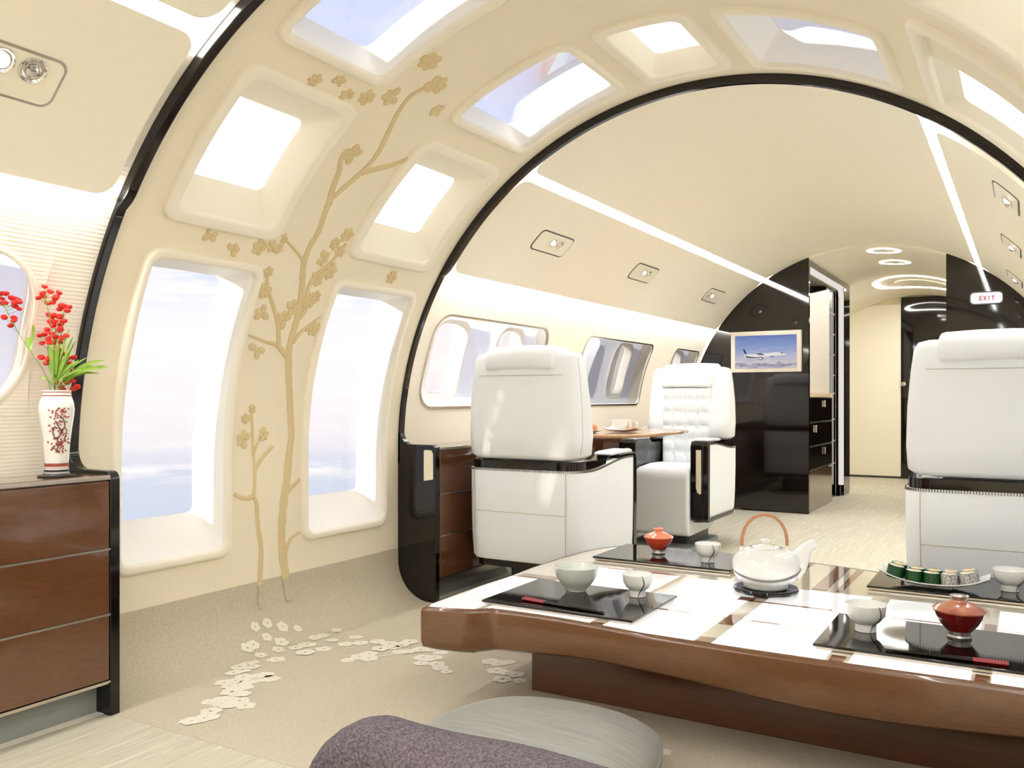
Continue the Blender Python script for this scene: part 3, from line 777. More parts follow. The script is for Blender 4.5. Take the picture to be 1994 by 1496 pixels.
    # arms
    for s in (-1, 1):
        xa, xb = sorted((s * (W_ - .028), s * (W_ - .105)))
        mb = MB()
        pr = [(.10, .17), (.612, .17), (.622, .18), (.622, .60), (.60, .632), (.40, .632), (.34, .606), (.10, .606)]
        mb.prism([(a, b) for a, b in pr], xa, xb, 'x'); a = mb.build('arm', 'black', bevel=.006, **kw)
        xo, xi = sorted((s * (W_ + .0015), s * (W_ - .03)))
        mb = MB(); pr2 = [(.12, .172), (.14, .164), (.604, .164), (.622, .182), (.622, .60), (.605, .628), (.42, .628), (.42, .609), (.575, .6155), (.586, .606), (.586, .196), (.576, .187), (.12, .187)]
        mb.prism(pr2, xo, xi, 'x'); mb.build('arm_edge', 'black', bevel=.003, **kw)
        mb = MB(); mb.prism([(.36, .636), (.40, .642), (.57, .645), (.59, .638), (.59, .630), (.36, .626)], *sorted((s * (W_ - .006), s * (W_ - .095))), 'x'); mb.build('armrest_pad', 'leather', bevel=.005, **kw)
        mb = MB(); xs = sorted((s * (W_ - .04), s * (W_ - .07)))
        mb.prism([(xs[0], .58), (xs[1], .58), (xs[1], .36), (xs[1] - .008, .335), (xs[0] + .008, .325), (xs[0], .33)], .6215, .6235, 'y'); mb.build('pocket', 'bulkcream', **kw)
    # seat with a rounded front that falls to the base
    mb = MB(); prof = [(.13, .15), (.13, .46), (.20, .475), (.42, .48), (.55, .47)]
    for i in range(9):
        a = R_(90 - 90 * i / 8); prof.append((.58 + .07 * math.cos(a), .40 + .07 * math.sin(a)))
    prof += [(.655, .25), (.645, .09), (.60, .075), (.2, .08)]
    mb.prism(prof, -.168, .168, 'x'); mb.build('seat_cushion', 'leather', bevel=.016, bseg=4, **kw)
    # backrest body, tapering upwards
    mb = MB(); loops = []
    for z, w, ya, yb, r in ((.618, .205, .035, .14, .03), (.622, .240, .018, .185, .05), (.64, .264, .004, .205, .06), (.72, .270, .0, .21, .06), (.85, .266, .002, .19, .055), (.97, .256, .010, .172, .05), (1.045, .246, .018, .156, .045), (1.066, .234, .026, .146, .04), (1.074, .205, .045, .126, .03)):
        loops.append([(x, y, z) for x, y in rrect2(-w, w, ya, yb, r)])
    mb.loft(loops, True, True, True); mb.build('backrest', 'leather', angle=60, **kw)
    mb = MB()
    for s in (-1, 1): mb.tube([(s * .2645, .055, .645), (s * .270, .062, .72), (s * .266, .060, .85), (s * .256, .063, .97), (s * .246, .066, 1.045)], .0016, 6)
    pts = [(-.236, .03, .975), (-.20, .0088, .975), (0, .0085, .975), (.20, .0088, .975), (.236, .03, .975)]
    mb.tube(pts, .0014, 6); mb.build('seam', 'seam', **kw)
    # headrest folded over the top
    mb = MB(); loops = []
    sec = [(.030, .995), (-.004, 1.0), (-.010, 1.02), (-.006, 1.06), (.012, 1.088), (.05, 1.098), (.11, 1.094), (.170, 1.075), (.212, 1.03), (.232, .96), (.225, .945), (.180, .95), (.14, 1.06), (.05, 1.072), (.028, 1.05)]
    for x, k in ((-.168, .80), (-.162, .94), (-.15, 1.0), (-.05, 1.012), (.05, 1.012), (.15, 1), (.162, .94), (.168, .80)):
        cx, cz = .09, 1.03
        loops.append([(x, cx + (a - cx) * (k if k < 1 else 1), cz + (b - cz) * (k if k < 1 else 1) + (.005 if abs(x) < .1 else 0)) for a, b in sec])
    mb.loft(loops, True, True, True); mb.build('headrest', 'leather', angle=70, **kw)
    # tufted inner back
    mb = MB(); nx, nz = 24, 40; g = []
    for j in range(nz + 1):
        z = .46 + .49 * j / nz
        for i in range(nx + 1):
            x = -.16 + .32 * i / nx
            u, v = (x + .16) / .08, (z - .46) / .0817
            q = abs(math.sin(math.pi * u)) * abs(math.sin(math.pi * v))
            g.append((x, .208 + .020 * q ** .45 + (.0 if 0 < i < nx and 0 < j < nz else -.03), z))
    w = nx + 1
    mb.add(g, [(j * w + i, j * w + i + 1, (j + 1) * w + i + 1, (j + 1) * w + i) for j in range(nz) for i in range(nx)])
    for i in range(1, 4):
        for j in range(1, 6): mb.ell((-.16 + .08 * i, .211, .46 + .0817 * j), (.006, .005, .006), seg=8, rings=5)
    mb.box(-.16, .16, .12, .19, .46, .95)
    mb.build('tufted_back', 'leather', angle=80, **kw)
    # base
    mb = MB(); mb.prism(rrect2(-.235, .235, .03, .56, .04), .155, .19, 'z'); mb.build('skirt', 'black', **kw)
    mb = MB(); mb.prism(rrect2(-.13, .13, .14, .50, .03), .012, .16, 'z'); mb.build('pedestal', 'darkgrey', **kw)
    mb = MB(); mb.prism(rrect2(-.18, .20, .06, .70, .08), .0, .014, 'z'); mb.build('floor_plate', 'grey', bevel=.003, **kw)
    return t
armchair('armchair', 'white leather armchair seen from behind, left of the aisle beside the far arch', (-.825, 3.17, 0), 0)
armchair('armchair', 'white leather armchair with tufted back, facing the camera across the small wooden table', (-.825, 5.47, 0), math.pi)
armchair('armchair', 'large white leather armchair seen from behind at the right edge', (.935, 3.17, 0), 0)

# small wooden dining table between the two left armchairs
t = thing('dining_table', 'light brown wooden table leaf between the two facing white armchairs', 'table', (-.95, 4.28, .62))
mb = MB(); pl = [(-1.20, 3.86), (-.72, 3.84), (-.66, 3.87), (-.61, 3.98), (-.585, 4.25), (-.585, 4.5), (-.60, 4.66), (-.65, 4.74), (-.74, 4.77), (-1.20, 4.77)]
mb.prism(pl, .684, .702, 'z'); mb.build('table_leaf', 'woodtop', parent=t, bevel=.007)
mb = MB(); mb.box(-1.22, -1.13, 4.0, 4.6, .668, .69); mb.box(-1.16, -.80, 4.26, 4.32, .664, .684); mb.build('bracket', 'metal', parent=t)
# things on it
def plate(name, x, y, z, r, label, m='porcelain'):
    mb = MB(); mb.lathe([(.0, 0), (r * .5, 0), (r * .6, .003), (r, .014), (r * 1.01, .017), (r * .97, .016), (r * .6, .006), (.0, .004)], (x, y, z), 32)
    o = mb.build(name, m); return tag(o, label, 'plate')
plate('plate', -.90, 3.98, .7025, .085, 'white plate holding pastries on the small wooden table')
for i, (x, y, q) in enumerate(((-.93, 3.97, 0), (-.88, 4.01, .6), (-.89, 3.95, 1.2), (-.915, 4.02, 2.0))):
    mb = MB(); mb.ell((0, 0, 0), (.030, .019, .017), Matrix.Rotation(q, 3, 'Z'), 12, 8)
    for k in (-1, 0, 1): mb.ell((k * .013 * math.cos(q), k * .013 * math.sin(q), .006), (.008, .021, .014), Matrix.Rotation(q, 3, 'Z'), 8, 6)
    mb.v = [(v[0] + x, v[1] + y, v[2] + .7265) for v in mb.v]
    tag(mb.build('pastry', 'pastry'), 'golden brown pastry on the white plate of the small wooden table', 'pastry', 'pastries on the plate')
def coffee_cup(x, y, z, label, r=.045, h=.055):
    t = thing('cup', label, 'cup', (x, y, z))
    mb = MB(); mb.lathe([(0, .001), (r * .45, 0), (r * .5, .006), (r * .8, h * .4), (r, h), (r * .95, h), (r * .74, h * .4), (r * .4, .01), (0, .009)], (x, y, z), 28); mb.build('bowl', 'porcelain', parent=t)
    pts = [(x + r * .85 + .022 * math.sin(a), y + .0, z + h * .52 + .018 * math.cos(a)) for a in [math.pi * i / 10 for i in range(11)]]
    mb = MB(); mb.tube(pts, .0035, 8); mb.build('handle', 'porcelain', parent=t)
mb = MB(); r_ = .10; vs = []
N_ = 14
for j in range(N_ + 1):
    for i in range(N_ + 1):
        u, v = i / N_ * 2 - 1, j / N_ * 2 - 1; vs.append((-.80 + u * .10, 4.22 + v * .08, .7035 + .016 * (abs(u) ** 3) + .010 * abs(v) ** 3))
w = N_ + 1; n0 = len(vs); vs += [(a, b, c + .003) for a, b, c in vs]
f = [(j * w + i, j * w + i + 1, (j + 1) * w + i + 1, (j + 1) * w + i) for j in range(N_) for i in range(N_)]
f2 = [tuple(q + n0 for q in a) for a in f]
edge = [i for i in range(w)] + [j * w + N_ for j in range(1, w)] + [N_ * w + i for i in range(N_ - 1, -1, -1)] + [j * w for j in range(N_ - 1, 0, -1)]
f3 = [(edge[i], edge[(i + 1) % len(edge)], edge[(i + 1) % len(edge)] + n0, edge[i] + n0) for i in range(len(edge))]
mb.add(vs, f + f2 + f3); tag(mb.build('square_dish', 'porcelain'), 'white square dish with upturned rims beside the cup on the wooden table', 'dish')
mb = MB(); mb.ell((-.755, 4.21, .716), (.02, .016, .009)); mb.ell((-.775, 4.225, .718), (.014, .014, .008)); tag(mb.build('snack', 'pastry'), 'small golden snack on the white square dish', 'food')
coffee_cup(-.82, 4.22, .7075, 'white coffee cup standing on the square dish of the wooden table', .046, .058)
coffee_cup(-.86, 4.44, .7025, 'small white cup behind the square dish on the wooden table', .034, .056)

# ------------------------------------------------------------------ low tea table
t = thing('tea_table', 'low brown wooden table with white glass squares, carrying the tea set', 'table', (.36, 2.6, 0))
def wave(x): return 2.005 + .030 * math.sin((x + .43) / .62 * math.pi) * (1 if x < .19 else .15) * (1 if x > -.43 else 0)
XR = 1.22
front = [(x, wave(x)) for x in [-.43 + (XR + .43) * i / 48 for i in range(49)]]
# round the near left corner in
front[0] = (-.432, 1.955); front[1] = (-.40, 1.962); front[2] = (-.36, 1.972); front[3] = (-.325, 1.984); front[4] = (-.29, 1.995)
back = [(x, 3.185 + .018 * math.sin((x + .2) * 5.5) - .045 * min(1, max(0, (x - .40) / .22))) for x in [XR - (XR + .36) * i / 30 for i in range(31)]]
left = [(-.405, 3.08), (-.43, 2.97), (-.445, 2.80), (-.45, 2.62), (-.442, 2.45), (-.448, 2.30), (-.446, 2.15), (-.44, 2.02)]
outl = front + back + left
cen = (.38, 2.58)
def shrink(p, d):
    v = Vector((p[0] - cen[0], p[1] - cen[1])); x = p[0] - d * (1 if p[0] > cen[0] + .7 else (-1 if p[0] < cen[0] - .7 else 0)); y = p[1] - d * (1 if p[1] > cen[1] + .5 else (-1 if p[1] < cen[1] - .5 else 0)); return (x, y)
TZ = .300
mb = MB(); loops = []
def deep(p):   # underside of the front edge undulates as well
    return .188 + .012 * math.sin((p[0] + .1) * 6.0)
for d, z in ((.03, None), (.004, .012), (0, .03), (0, TZ - .012), (.003, TZ - .004), (.010, TZ)):
    loops.append([(*shrink(p, d), deep(p) if z is None else (deep(p) + z if z < .1 else z)) for p in outl])
mb.loft(loops, True, True, False); mb.build('table_edge', 'woodend', parent=t, angle=50)
top_ = [shrink(p, .010) for p in outl]
def strip_mesh(name, x0, x1, y0, y1, m, z):
    """inlay slab clipped to the table outline"""
    # clip the rectangle by the outline's x / y limits (front and back are nearly straight)
    mb = MB(); n = 12; fr, bk = [], []
    for i in range(n + 1):
        x = x0 + (x1 - x0) * i / n
        lo, hi = -9, 9
        pts = top_; ys = []
        for a, b in zip(pts, pts[1:] + pts[:1]):
            if (a[0] - x) * (b[0] - x) <= 0 and abs(a[0] - b[0]) > 1e-9: ys.append(a[1] + (b[1] - a[1]) * (x - a[0]) / (b[0] - a[0]))
        if len(ys) < 2: continue
        fr.append((x, max(y0, min(ys) + .004))); bk.append((x, min(y1, max(ys) - .004)))
    poly = fr + bk[::-1]
    mb.prism(poly, z - .004, z, 'z'); return mb.build(name, m, parent=t, smooth=False)
mb = MB(); mb.prism(top_, TZ - .006, TZ - .0012, 'z'); mb.build('lacquer_top', 'tableivory', parent=t, smooth=False)
Z_ = TZ
xs_ = [(-.432, -.13), (-.11, .045), (.085, .330), (.375, .632), (.680, .918), (.955, 1.20)]
ys_ = [(1.9, 2.262), (2.276, 2.484), (2.498, 2.715), (2.73, 3.3)]
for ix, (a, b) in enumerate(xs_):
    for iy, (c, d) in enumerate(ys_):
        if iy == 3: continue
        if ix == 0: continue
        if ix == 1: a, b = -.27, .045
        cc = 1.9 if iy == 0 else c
        strip_mesh('white_square', a, b, cc, d, 'tableglass', Z_)
strip_mesh('white_square', -.425, -.290, 1.9, 2.44, 'tableglass', Z_)  # front left patch paints a white window reflection into the top
for (a, b, c, d) in ((-.41, -.25, 2.455, 2.50), (.10, .23, 2.264, 2.274), (.335, .372, 2.20, 2.30), (.335, .372, 2.0, 2.06), (.40, .47, 2.264, 2.274), (.64, .67, 1.96, 2.06), (.71, .90, 2.486, 2.496), (.925, .952, 2.0, 2.07), (.925, .952, 2.42, 2.54),
                     (.335, .56, 2.486, 2.496), (.30, .345, 2.486, 2.53), (.338, .375, 2.74, 3.17), (.455, .50, 2.74, 3.17), (.525, .545, 2.74, 3.17), (-.21, .03, 2.72, 2.728), (.048, .083, 2.0, 2.09)):  # the three long strips at the back paint chair reflections in brown
    strip_mesh('inlay_reflection', a, b, c, d, 'tablebrown', Z_ + .0004)
mb = MB(); mb.box(-.265, 1.10, 2.285, 2.98, .0, .20); mb.build('pedestal', 'wood', parent=t, bevel=.004)

TT = TZ + .0006
def placemat(x0, x1, y0, y1, label):
    t = thing('placemat', label, 'placemat', ((x0 + x1) / 2, (y0 + y1) / 2, TT), group=None)
    mb = MB(); mb.box(x0 + .006, x1 - .006, y0 + .006, y1 - .006, TT, TT + .006); mb.build('base', 'metal', parent=t)
    mb = MB(); mb.box(x0, x1, y0, y1, TT + .006, TT + .0125); mb.build('tray_top', 'blackgloss', parent=t, bevel=.0012)
    return TT + .0125
ZM = placemat(-.300, .154, 2.062, 2.392, 'black lacquer placemat at the near left corner of the tea table, under the white bowl')
placemat(-.321, .180, 2.832, 3.142, 'black lacquer placemat at the far left corner of the tea table, under the coral bowl')
placemat(.592, 1.075, 2.085, 2.415, 'black lacquer placemat at the near right of the tea table, under the dark red bowl')
placemat(.601, 1.075, 2.812, 3.142, 'black lacquer placemat at the far right of the tea table, under the sushi plate')

def teacup(x, y, label, r=.044, h=.064, ang=0.0, m='porcelain'):
    t = thing('teacup', label, 'teacup', (x, y, ZM))
    mb = MB(); fr = r * .52
    mb.lathe([(0, .003), (fr * .9, .0), (fr, .001), (fr, .016), (fr * 1.02, .019), (r * .72, .026), (r * .93, .040), (r, h), (r * .965, h + .001), (r * .88, .040), (r * .66, .029), (0, .024)], (x, y, ZM), 36); mb.build('bowl', m, parent=t)
    pts = []
    for i in range(15):
        q = i / 14; z = h * 1.0 * (1 - q) + .002
        rr_ = fr if z < .018 else (fr + (r * .93 - fr) * min(1, ((z - .018) / .022)) ** .7 if z < .040 else r * .93 + r * .07 * (z - .040) / (h - .040))
        a = ang + .42 * math.sin(2.6 * (1 - q)) - .1
        pts.append((x + (rr_ + .0004) * math.cos(a), y + (rr_ + .0004) * math.sin(a), ZM + z))
    mb = MB(); mb.tube(pts, [.0007 + .0010 * math.sin(math.pi * i / 14) for i in range(15)], 6); mb.build('painted_line', 'darkline', parent=t)
CA = math.atan2(-1, .45)     # direction of the front of the cups
teacup(.060, 2.325, 'small white teacup with a dark line, beside the white bowl on the near left placemat', ang=CA + .1)
teacup(.068, 2.935, 'small white teacup beside the coral lidded bowl on the far left placemat', ang=CA + .1)
teacup(.680, 2.262, 'small white teacup beside the dark red lidded bowl on the near right placemat', r=.048, h=.066, ang=CA + .25)
teacup(.975, 2.945, 'small white teacup right of the sushi plate at the right edge', r=.046, ang=CA + .35)

mb = MB(); r = .066
mb.lathe([(0, .002), (.026, .0), (.028, .001), (.029, .006), (.045, .022), (.060, .045), (r, .072), (r * .975, .073), (.057, .045), (.042, .025), (0, .012)], (-.122, 2.300, ZM), 48)
tag(mb.build('rice_bowl', 'celadon'), 'pale grey porcelain bowl on the near left placemat of the tea table', 'bowl')

def lidded_bowl(x, y, label, mbowl, mlid, s=1.0):
    t = thing('lidded_bowl', label, 'bowl', (x, y, ZM))
    c = (x, y, ZM)
    mb = MB(); mb.lathe([(0, .0), (.026 * s, 0), (.027 * s, .004), (.0245 * s, .008), (.025 * s, .017 * s), (.028 * s, .019 * s)], c, 36); mb.build('foot', 'pewter', parent=t)
    mb = MB(); mb.lathe([(.0275 * s, .0175 * s), (.040 * s, .032 * s), (.052 * s, .052 * s), (.0565 * s, .066 * s), (.0555 * s, .0665 * s), (.05 * s, .06 * s), (0, .055 * s)], c, 40); mb.build('bowl', mbowl, parent=t)
    mb = MB(); mb.lathe([(.058 * s, .064 * s), (.0585 * s, .067 * s), (.050 * s, .074 * s), (.030 * s, .083 * s), (.019 * s, .086 * s), (.017 * s, .090 * s), (0, .089 * s)], c, 40); mb.build('lid', mlid, parent=t)
    mb = MB(); mb.lathe([(.017 * s, .0895 * s), (.0175 * s, .094 * s), (.021 * s, .099 * s), (.0205 * s, .1 * s), (.016 * s, .096 * s), (0, .094 * s)], c, 32); mb.build('knob', 'pewter' if s > .95 else mlid, parent=t)
lidded_bowl(.880, 2.312, 'dark red lidded bowl with silver foot on the near right placemat', 'red', 'lidred', 1.0)
lidded_bowl(-.138, 3.005, 'coral red lidded bowl with silver foot on the far left placemat', 'coral', 'lidcoral', .92)

def chopsticks(p0, p1, label, gap=.006):
    for k, (s, lab) in enumerate(((-1, 'nearer'), (1, 'farther'))):
        d = Vector((p1[0] - p0[0], p1[1] - p0[1], 0)).normalized(); nrm = Vector((-d.y, d.x, 0))
        a = Vector((p0[0], p0[1], ZM + .0048)) + nrm * gap * s; b = Vector((p1[0], p1[1], ZM + .0026)) + nrm * gap * s * .45
        t = thing('chopstick', label % lab, 'chopstick', tuple(a), group=None)
        m_ = a.lerp(b, .28)
        mb = MB(); mb.tube([a, a.lerp(b, .27), m_], [.0045, .0042, .0041], 4); mb.build('grip', 'redgrip', parent=t, smooth=False)
        mb = MB(); mb.tube([m_, a.lerp(b, .6), b], [.0041, .0033, .0016], 4); mb.build('shaft', 'black', parent=t, smooth=False)
M['redgrip'] = mat('dark red lacquer grip', lin(140, 24, 34), .2, coat=.6)
chopsticks((-.197, 2.118), (.062, 2.090), '%s dark red and black chopstick in front of the white bowl, near left placemat')
chopsticks((.985, 2.118), (.745, 2.105), '%s dark red and black chopstick in front of the dark red bowl, near right placemat')

# teapot on its black trivet
tp = (.345, 2.630)
t = thing('trivet', 'round black lacquer trivet under the white teapot', 'trivet', (*tp, TT))
mb = MB(); seg = 72; loops = []
for rr0, z, wv in ((.085, .0, 1), (.092, .003, 1), (.095, .010, .5), (.093, .014, .3), (.088, .015, 0), (.07, .012, 0), (.02, .012, 0)):
    loops.append([(tp[0] + (rr0 + .0025 * wv * math.cos(10 * 2 * math.pi * k / seg)) * math.cos(2 * math.pi * k / seg), tp[1] + (rr0 + .0025 * wv * math.cos(10 * 2 * math.pi * k / seg)) * math.sin(2 * math.pi * k / seg), TT + z) for k in range(seg)])
mb.loft(loops, True, True, True); mb.build('plate', 'black', parent=t)
zb = TT + .0125
t = thing('teapot', 'white porcelain teapot with grey band and arched cane handle on the tea table', 'teapot', (*tp, zb))
c0 = (tp[0], tp[1], zb)
prof = [(0, .004), (.058, .0), (.064, .002), (.066, .010), (.070, .016), (.083, .026), (.093, .042), (.0985, .062), (.098, .080), (.090, .098), (.074, .111), (.054, .1175), (.040, .1185)]
mb = MB(); mb.lathe(prof, c0, 56); mb.build('body', 'porcelain', parent=t, angle=80)
mb = MB(); mb.lathe([(.042, .116), (.043, .120), (.035, .124), (.016, .128), (.012, .130), (.0135, .135), (.017, .140), (.014, .145), (0, .147)], c0, 36); mb.build('lid', 'porcelain', parent=t, angle=80)
sx, sy = math.cos(YAW), math.sin(YAW)   # the spout points along the picture plane: teapot turned to the aisle
def tpt(a, z): return (c0[0] + sx * a, c0[1] + sy * a, zb + z)
mb = MB(); mb.tube([tpt(.070, .055), tpt(.090, .070), tpt(.106, .092), tpt(.120, .115), tpt(.134, .128), tpt(.146, .131)], [.042, .036, .027, .019, .0145, .0135], 20)
mb.build('spout', 'porcelain', parent=t, angle=80)
mb = MB(); mb.tube([tpt(.1455, .137), tpt(.150, .130), tpt(.1505, .122)], [.004, .0075, .004], 12); mb.build('spout_lip', 'porcelain', parent=t)
hp = [tpt(-.062 - .0 + .0, .112)]
arc = []
for i in range(25):
    a = math.pi * (i / 24); arc.append((-.068 * math.cos(a) - .004, .125 + .092 * math.sin(a) ** .85))
mb = MB()
for off in (-.0028, .0028):
    mb.tube([(tpt(a, z)[0] - sy * off, tpt(a, z)[1] + sx * off, tpt(a, z)[2]) for a, z in arc], .0042, 10)
mb.build('handle', 'cane', parent=t)
mb = MB()
for s in (-1, 1): mb.ell(tpt(s * .068 - .004, .113), (.008, .008, .014)); 
mb.build('lug', 'porcelain', parent=t)
pts = []
base = math.atan2(-math.cos(YAW) , -math.sin(YAW) * -1 if False else math.sin(YAW))
for i in range(31):
    q = i / 30; a = R_(-178) + YAW + R_(170) * q; z = .052 - .022 * math.sin(math.pi * min(1, q * 1.05)) + .012 * q
    rr_ = None
    for (r0, z0), (r1, z1) in zip(prof, prof[1:]):
        if z0 <= z <= z1: rr_ = r0 + (r1 - r0) * (z - z0) / (z1 - z0)
    pts.append((c0[0] + (rr_ + .0005) * math.cos(a), c0[1] + (rr_ + .0005) * math.sin(a), zb + z))
mb = MB(); mb.tube(pts, [.0008 + .0036 * math.sin(math.pi * i / 30) ** .5 for i in range(31)], 8); mb.build('painted_band', 'greyline', parent=t)

# sushi plate
px0, px1, pyc = .628, .925, 2.905
t_pl = (px0 + px1) / 2
mb = MB(); N1, N2 = 28, 10; vs = []
for j in range(N2 + 1):
    for i in range(N1 + 1):
        u, v = i / N1 * 2 - 1, j / N2 * 2 - 1
        vs.append((t_pl + u * (px1 - px0) / 2, pyc + v * (.052 - .012 * u * u) , ZM + .002 + .030 * abs(u) ** 2.6 + .010 * v * v))
w = N1 + 1; n0 = len(vs); vs += [(a, b, c + .0035) for a, b, c in vs]
f = [(j * w + i, j * w + i + 1, (j + 1) * w + i + 1, (j + 1) * w + i) for j in range(N2) for i in range(N1)]
f2 = [tuple(q + n0 for q in a) for a in f]
edge = [i for i in range(w)] + [j * w + N1 for j in range(1, N2 + 1)] + [N2 * w + i for i in range(N1 - 1, -1, -1)] + [j * w for j in range(N2 - 1, 0, -1)]
f3 = [(edge[i], edge[(i + 1) % len(edge)], edge[(i + 1) % len(edge)] + n0, edge[i] + n0) for i in range(len(edge))]
mb.add(vs, f + f2 + f3); mb.box(t_pl - .05, t_pl + .05, pyc - .02, pyc + .02, ZM, ZM + .003)
tag(mb.build('sushi_plate', 'porcelain'), 'long white boat shaped plate carrying the sushi rolls', 'plate')
def plate_z(x, y):
    u = (x - t_pl) / ((px1 - px0) / 2); v = (y - pyc) / .05; return ZM + .0055 + .030 * abs(u) ** 2.6 + .010 * v * v
def sushi(x, y, kind, tilt, label, group):
    z = plate_z(x, y)
    t = thing('sushi_roll', label, 'sushi', (x, y, z), group=group)
    t.rotation_euler = (0, tilt, 0); kw = dict(parent=t, world=False)
    r, h = .0232, .037
    mb = MB(); mb.lathe([(0, 0), (r, 0), (r, h), (r - .0016, h + .0004), (r - .002, h - .001)] if kind == 'nori' else [(0, 0), (r * .93, 0), (r, .004), (r, h - .004), (r * .9, h), (r * .6, h - .0005)], (0, 0, 0), 26); mb.build('wrap', 'nori' if kind == 'nori' else 'sesame', **kw)
    mb = MB(); mb.lathe([(r - .0018, h - .006), (r - .002, h - .0005), (r * .45, h + .001), (0, h + .001)], (0, 0, 0), 22); mb.build('rice_core', 'rice', **kw)
    mb = MB(); mb.ell((.003, -.002, h + .001), (.008, .006, .0025)); mb.ell((-.004, .004, h + .001), (.005, .005, .002)); mb.build('filling', 'filling', **kw)
G1, G2 = 'seaweed wrapped rolls on the sushi plate', 'sesame coated rolls on the sushi plate'
for i, (x, tl) in enumerate(((.668, .20), (.722, .06), (.771, .02))):
    nm = ('leftmost', 'second', 'third')[i]
    sushi(x, pyc - .021, 'nori', tl, 'green seaweed roll in the front row of the sushi plate, %s from the left' % nm, G1)
    sushi(x + .004, pyc + .024, 'nori', tl, 'green seaweed roll in the back row of the sushi plate, %s from the left' % nm, G1)
sushi(.821, pyc - .021, 'ses', -.04, 'pale sesame roll in the front row, next to the green seaweed rolls', G2)
sushi(.823, pyc + .024, 'ses', -.04, 'pale sesame roll in the back row, next to the green seaweed rolls', G2)
sushi(.874, pyc - .020, 'ses', -.20, 'dark speckled sesame roll at the right end of the front row', G2)
sushi(.876, pyc + .024, 'ses', -.20, 'sesame roll at the right end of the back row of the sushi plate', G2)

# ------------------------------------------------------------------ floor seating in front of the table
def pillow(name, cx, cy, hx, hy, th, rz, label, m):
    mb = MB(); n = 36; vs = []; fs = []
    c, s = math.cos(rz), math.sin(rz)
    def P(u, v, sg):
        e = (1 - abs(u) ** 3.2) * (1 - abs(v) ** 3.2); h = th * max(e, 0) ** .42
        k = 1 - .07 * (1 - abs(v) ** 1.5) * 0 
        x, y = u * hx * math.sqrt(1 - .34 * v * v), v * hy * math.sqrt(1 - .34 * u * u)
        return (cx + x * c - y * s, cy + x * s + y * c, th * .62 + sg * h * (.5 if sg > 0 else .5) + .004 * (1 if sg > 0 else 0))
    for sg in (1, -1):
        o = len(vs)
        for j in range(n + 1):
            for i in range(n + 1): vs.append(P(math.sin((i / n - .5) * math.pi), math.sin((j / n - .5) * math.pi), sg))
        w = n + 1; fs += [(o + j * w + i, o + j * w + i + 1, o + (j + 1) * w + i + 1, o + (j + 1) * w + i) for j in range(n) for i in range(n)]
    zmin = min(v[2] for v in vs); vs = [(a, b, max(z - zmin + .002, .002)) for a, b, z in vs]
    mb.add(vs, fs); return tag(mb.build(name, m, angle=180), label, 'cushion')
pillow('floor_cushion', .075, 1.60, .285, .38, .15, .06, 'grey silk floor cushion on the carpet in front of the tea table', 'silk')
pillow('floor_cushion', .90, 1.68, .30, .30, .13, .0, 'grey silk floor cushion half hidden below the right side of the tea table', 'silk')
# tweed upholstered backrest of the floor seat nearest the camera
t = thing('floor_chair', 'purple grey tweed floor seat backrest at the bottom edge, nearest the camera', 'seat', (.40, 1.0, 0))
mb = MB(); loops = []
x0, x1, zt = .090, .80, .400
ol = []
pts2 = [(x0 - .01, .01), (x0 - .008, .20)]
for i in range(11):
    a = R_(180 - 90 * i / 10); pts2.append((x0 + .10 + .105 * math.cos(a), zt - .10 + .10 * math.sin(a)))
for i in range(1, 11): pts2.append((x0 + .10 + (x1 - x0 - .2) * i / 10, zt - .003 * math.sin(i)))
for i in range(11):
    a = R_(90 - 90 * i / 10); pts2.append((x1 - .10 + .10 * math.cos(a), zt - .10 + .10 * math.sin(a)))
pts2 += [(x1, .20), (x1, .01)]
ccx, ccz = (x0 + x1) / 2, .15
for y, k in ((.955, .90), (.962, .95), (.978, .985), (1.0, 1.0), (1.03, 1.0), (1.052, .985), (1.066, .95), (1.072, .90)):
    d = (1 - k) * .35
    loops.append([(min(max(a, x0 - .01 + d), x1 - d), y, max(.004, b - (d if b > .2 else 0))) for a, b in pts2])
mb.loft(loops, True, True, True); mb.build('backrest', 'tweed', parent=t, angle=70)
mb = MB(); mb.box(.12, .78, .48, 1.0, .002, .09); mb.build('seat_pad', 'tweed', parent=t, bevel=.03, bseg=5)

# ------------------------------------------------------------------ vase with red blossoms
vx, vy, vz = -1.240, 1.400, .6685
t = thing('vase', 'tall white porcelain vase with painted red brown tree, on the left wooden cabinet', 'vase', (vx, vy, vz))
mb = MB(); mb.lathe([(0, 0), (.046, 0), (.047, .003), (.034, .005), (.032, .009), (0, .01)], (vx, vy, vz), 36); mb.build('stand', 'darkgrey', parent=t)
VP_ = [(.030, .009), (.031, .018), (.029, .024), (.030, .040), (.031, .06), (.033, .09), (.038, .13), (.043, .165), (.0445, .180), (.042, .200), (.037, .214), (.0355, .224), (.0365, .231), (.034, .232), (.033, .222), (.036, .20), (.03, .12), (.0, .03)]
mb = MB(); mb.lathe(VP_, (vx, vy, vz), 48); mb.build('body', 'porcelain', parent=t, angle=80)
def vr(z):
    for (r0, z0), (r1, z1) in zip(VP_[:13], VP_[1:13]):
        if z0 <= z <= z1: return r0 + (r1 - r0) * (z - z0) / (z1 - z0)
    return .036
def vring(z0, z1, m, nm, zig=0):
    mb = MB(); seg = 64; l0 = []; l1 = []
    for k in range(seg):
        a = 2 * math.pi * k / seg; zz = z1 + (zig if k % 2 else 0)
        l0.append((vx + (vr(z0) + .0005) * math.cos(a), vy + (vr(z0) + .0005) * math.sin(a), vz + z0)); l1.append((vx + (vr(zz) + .0005) * math.cos(a), vy + (vr(zz) + .0005) * math.sin(a), vz + zz))
    mb.loft([l0, l1]); mb.build(nm, m, parent=t)
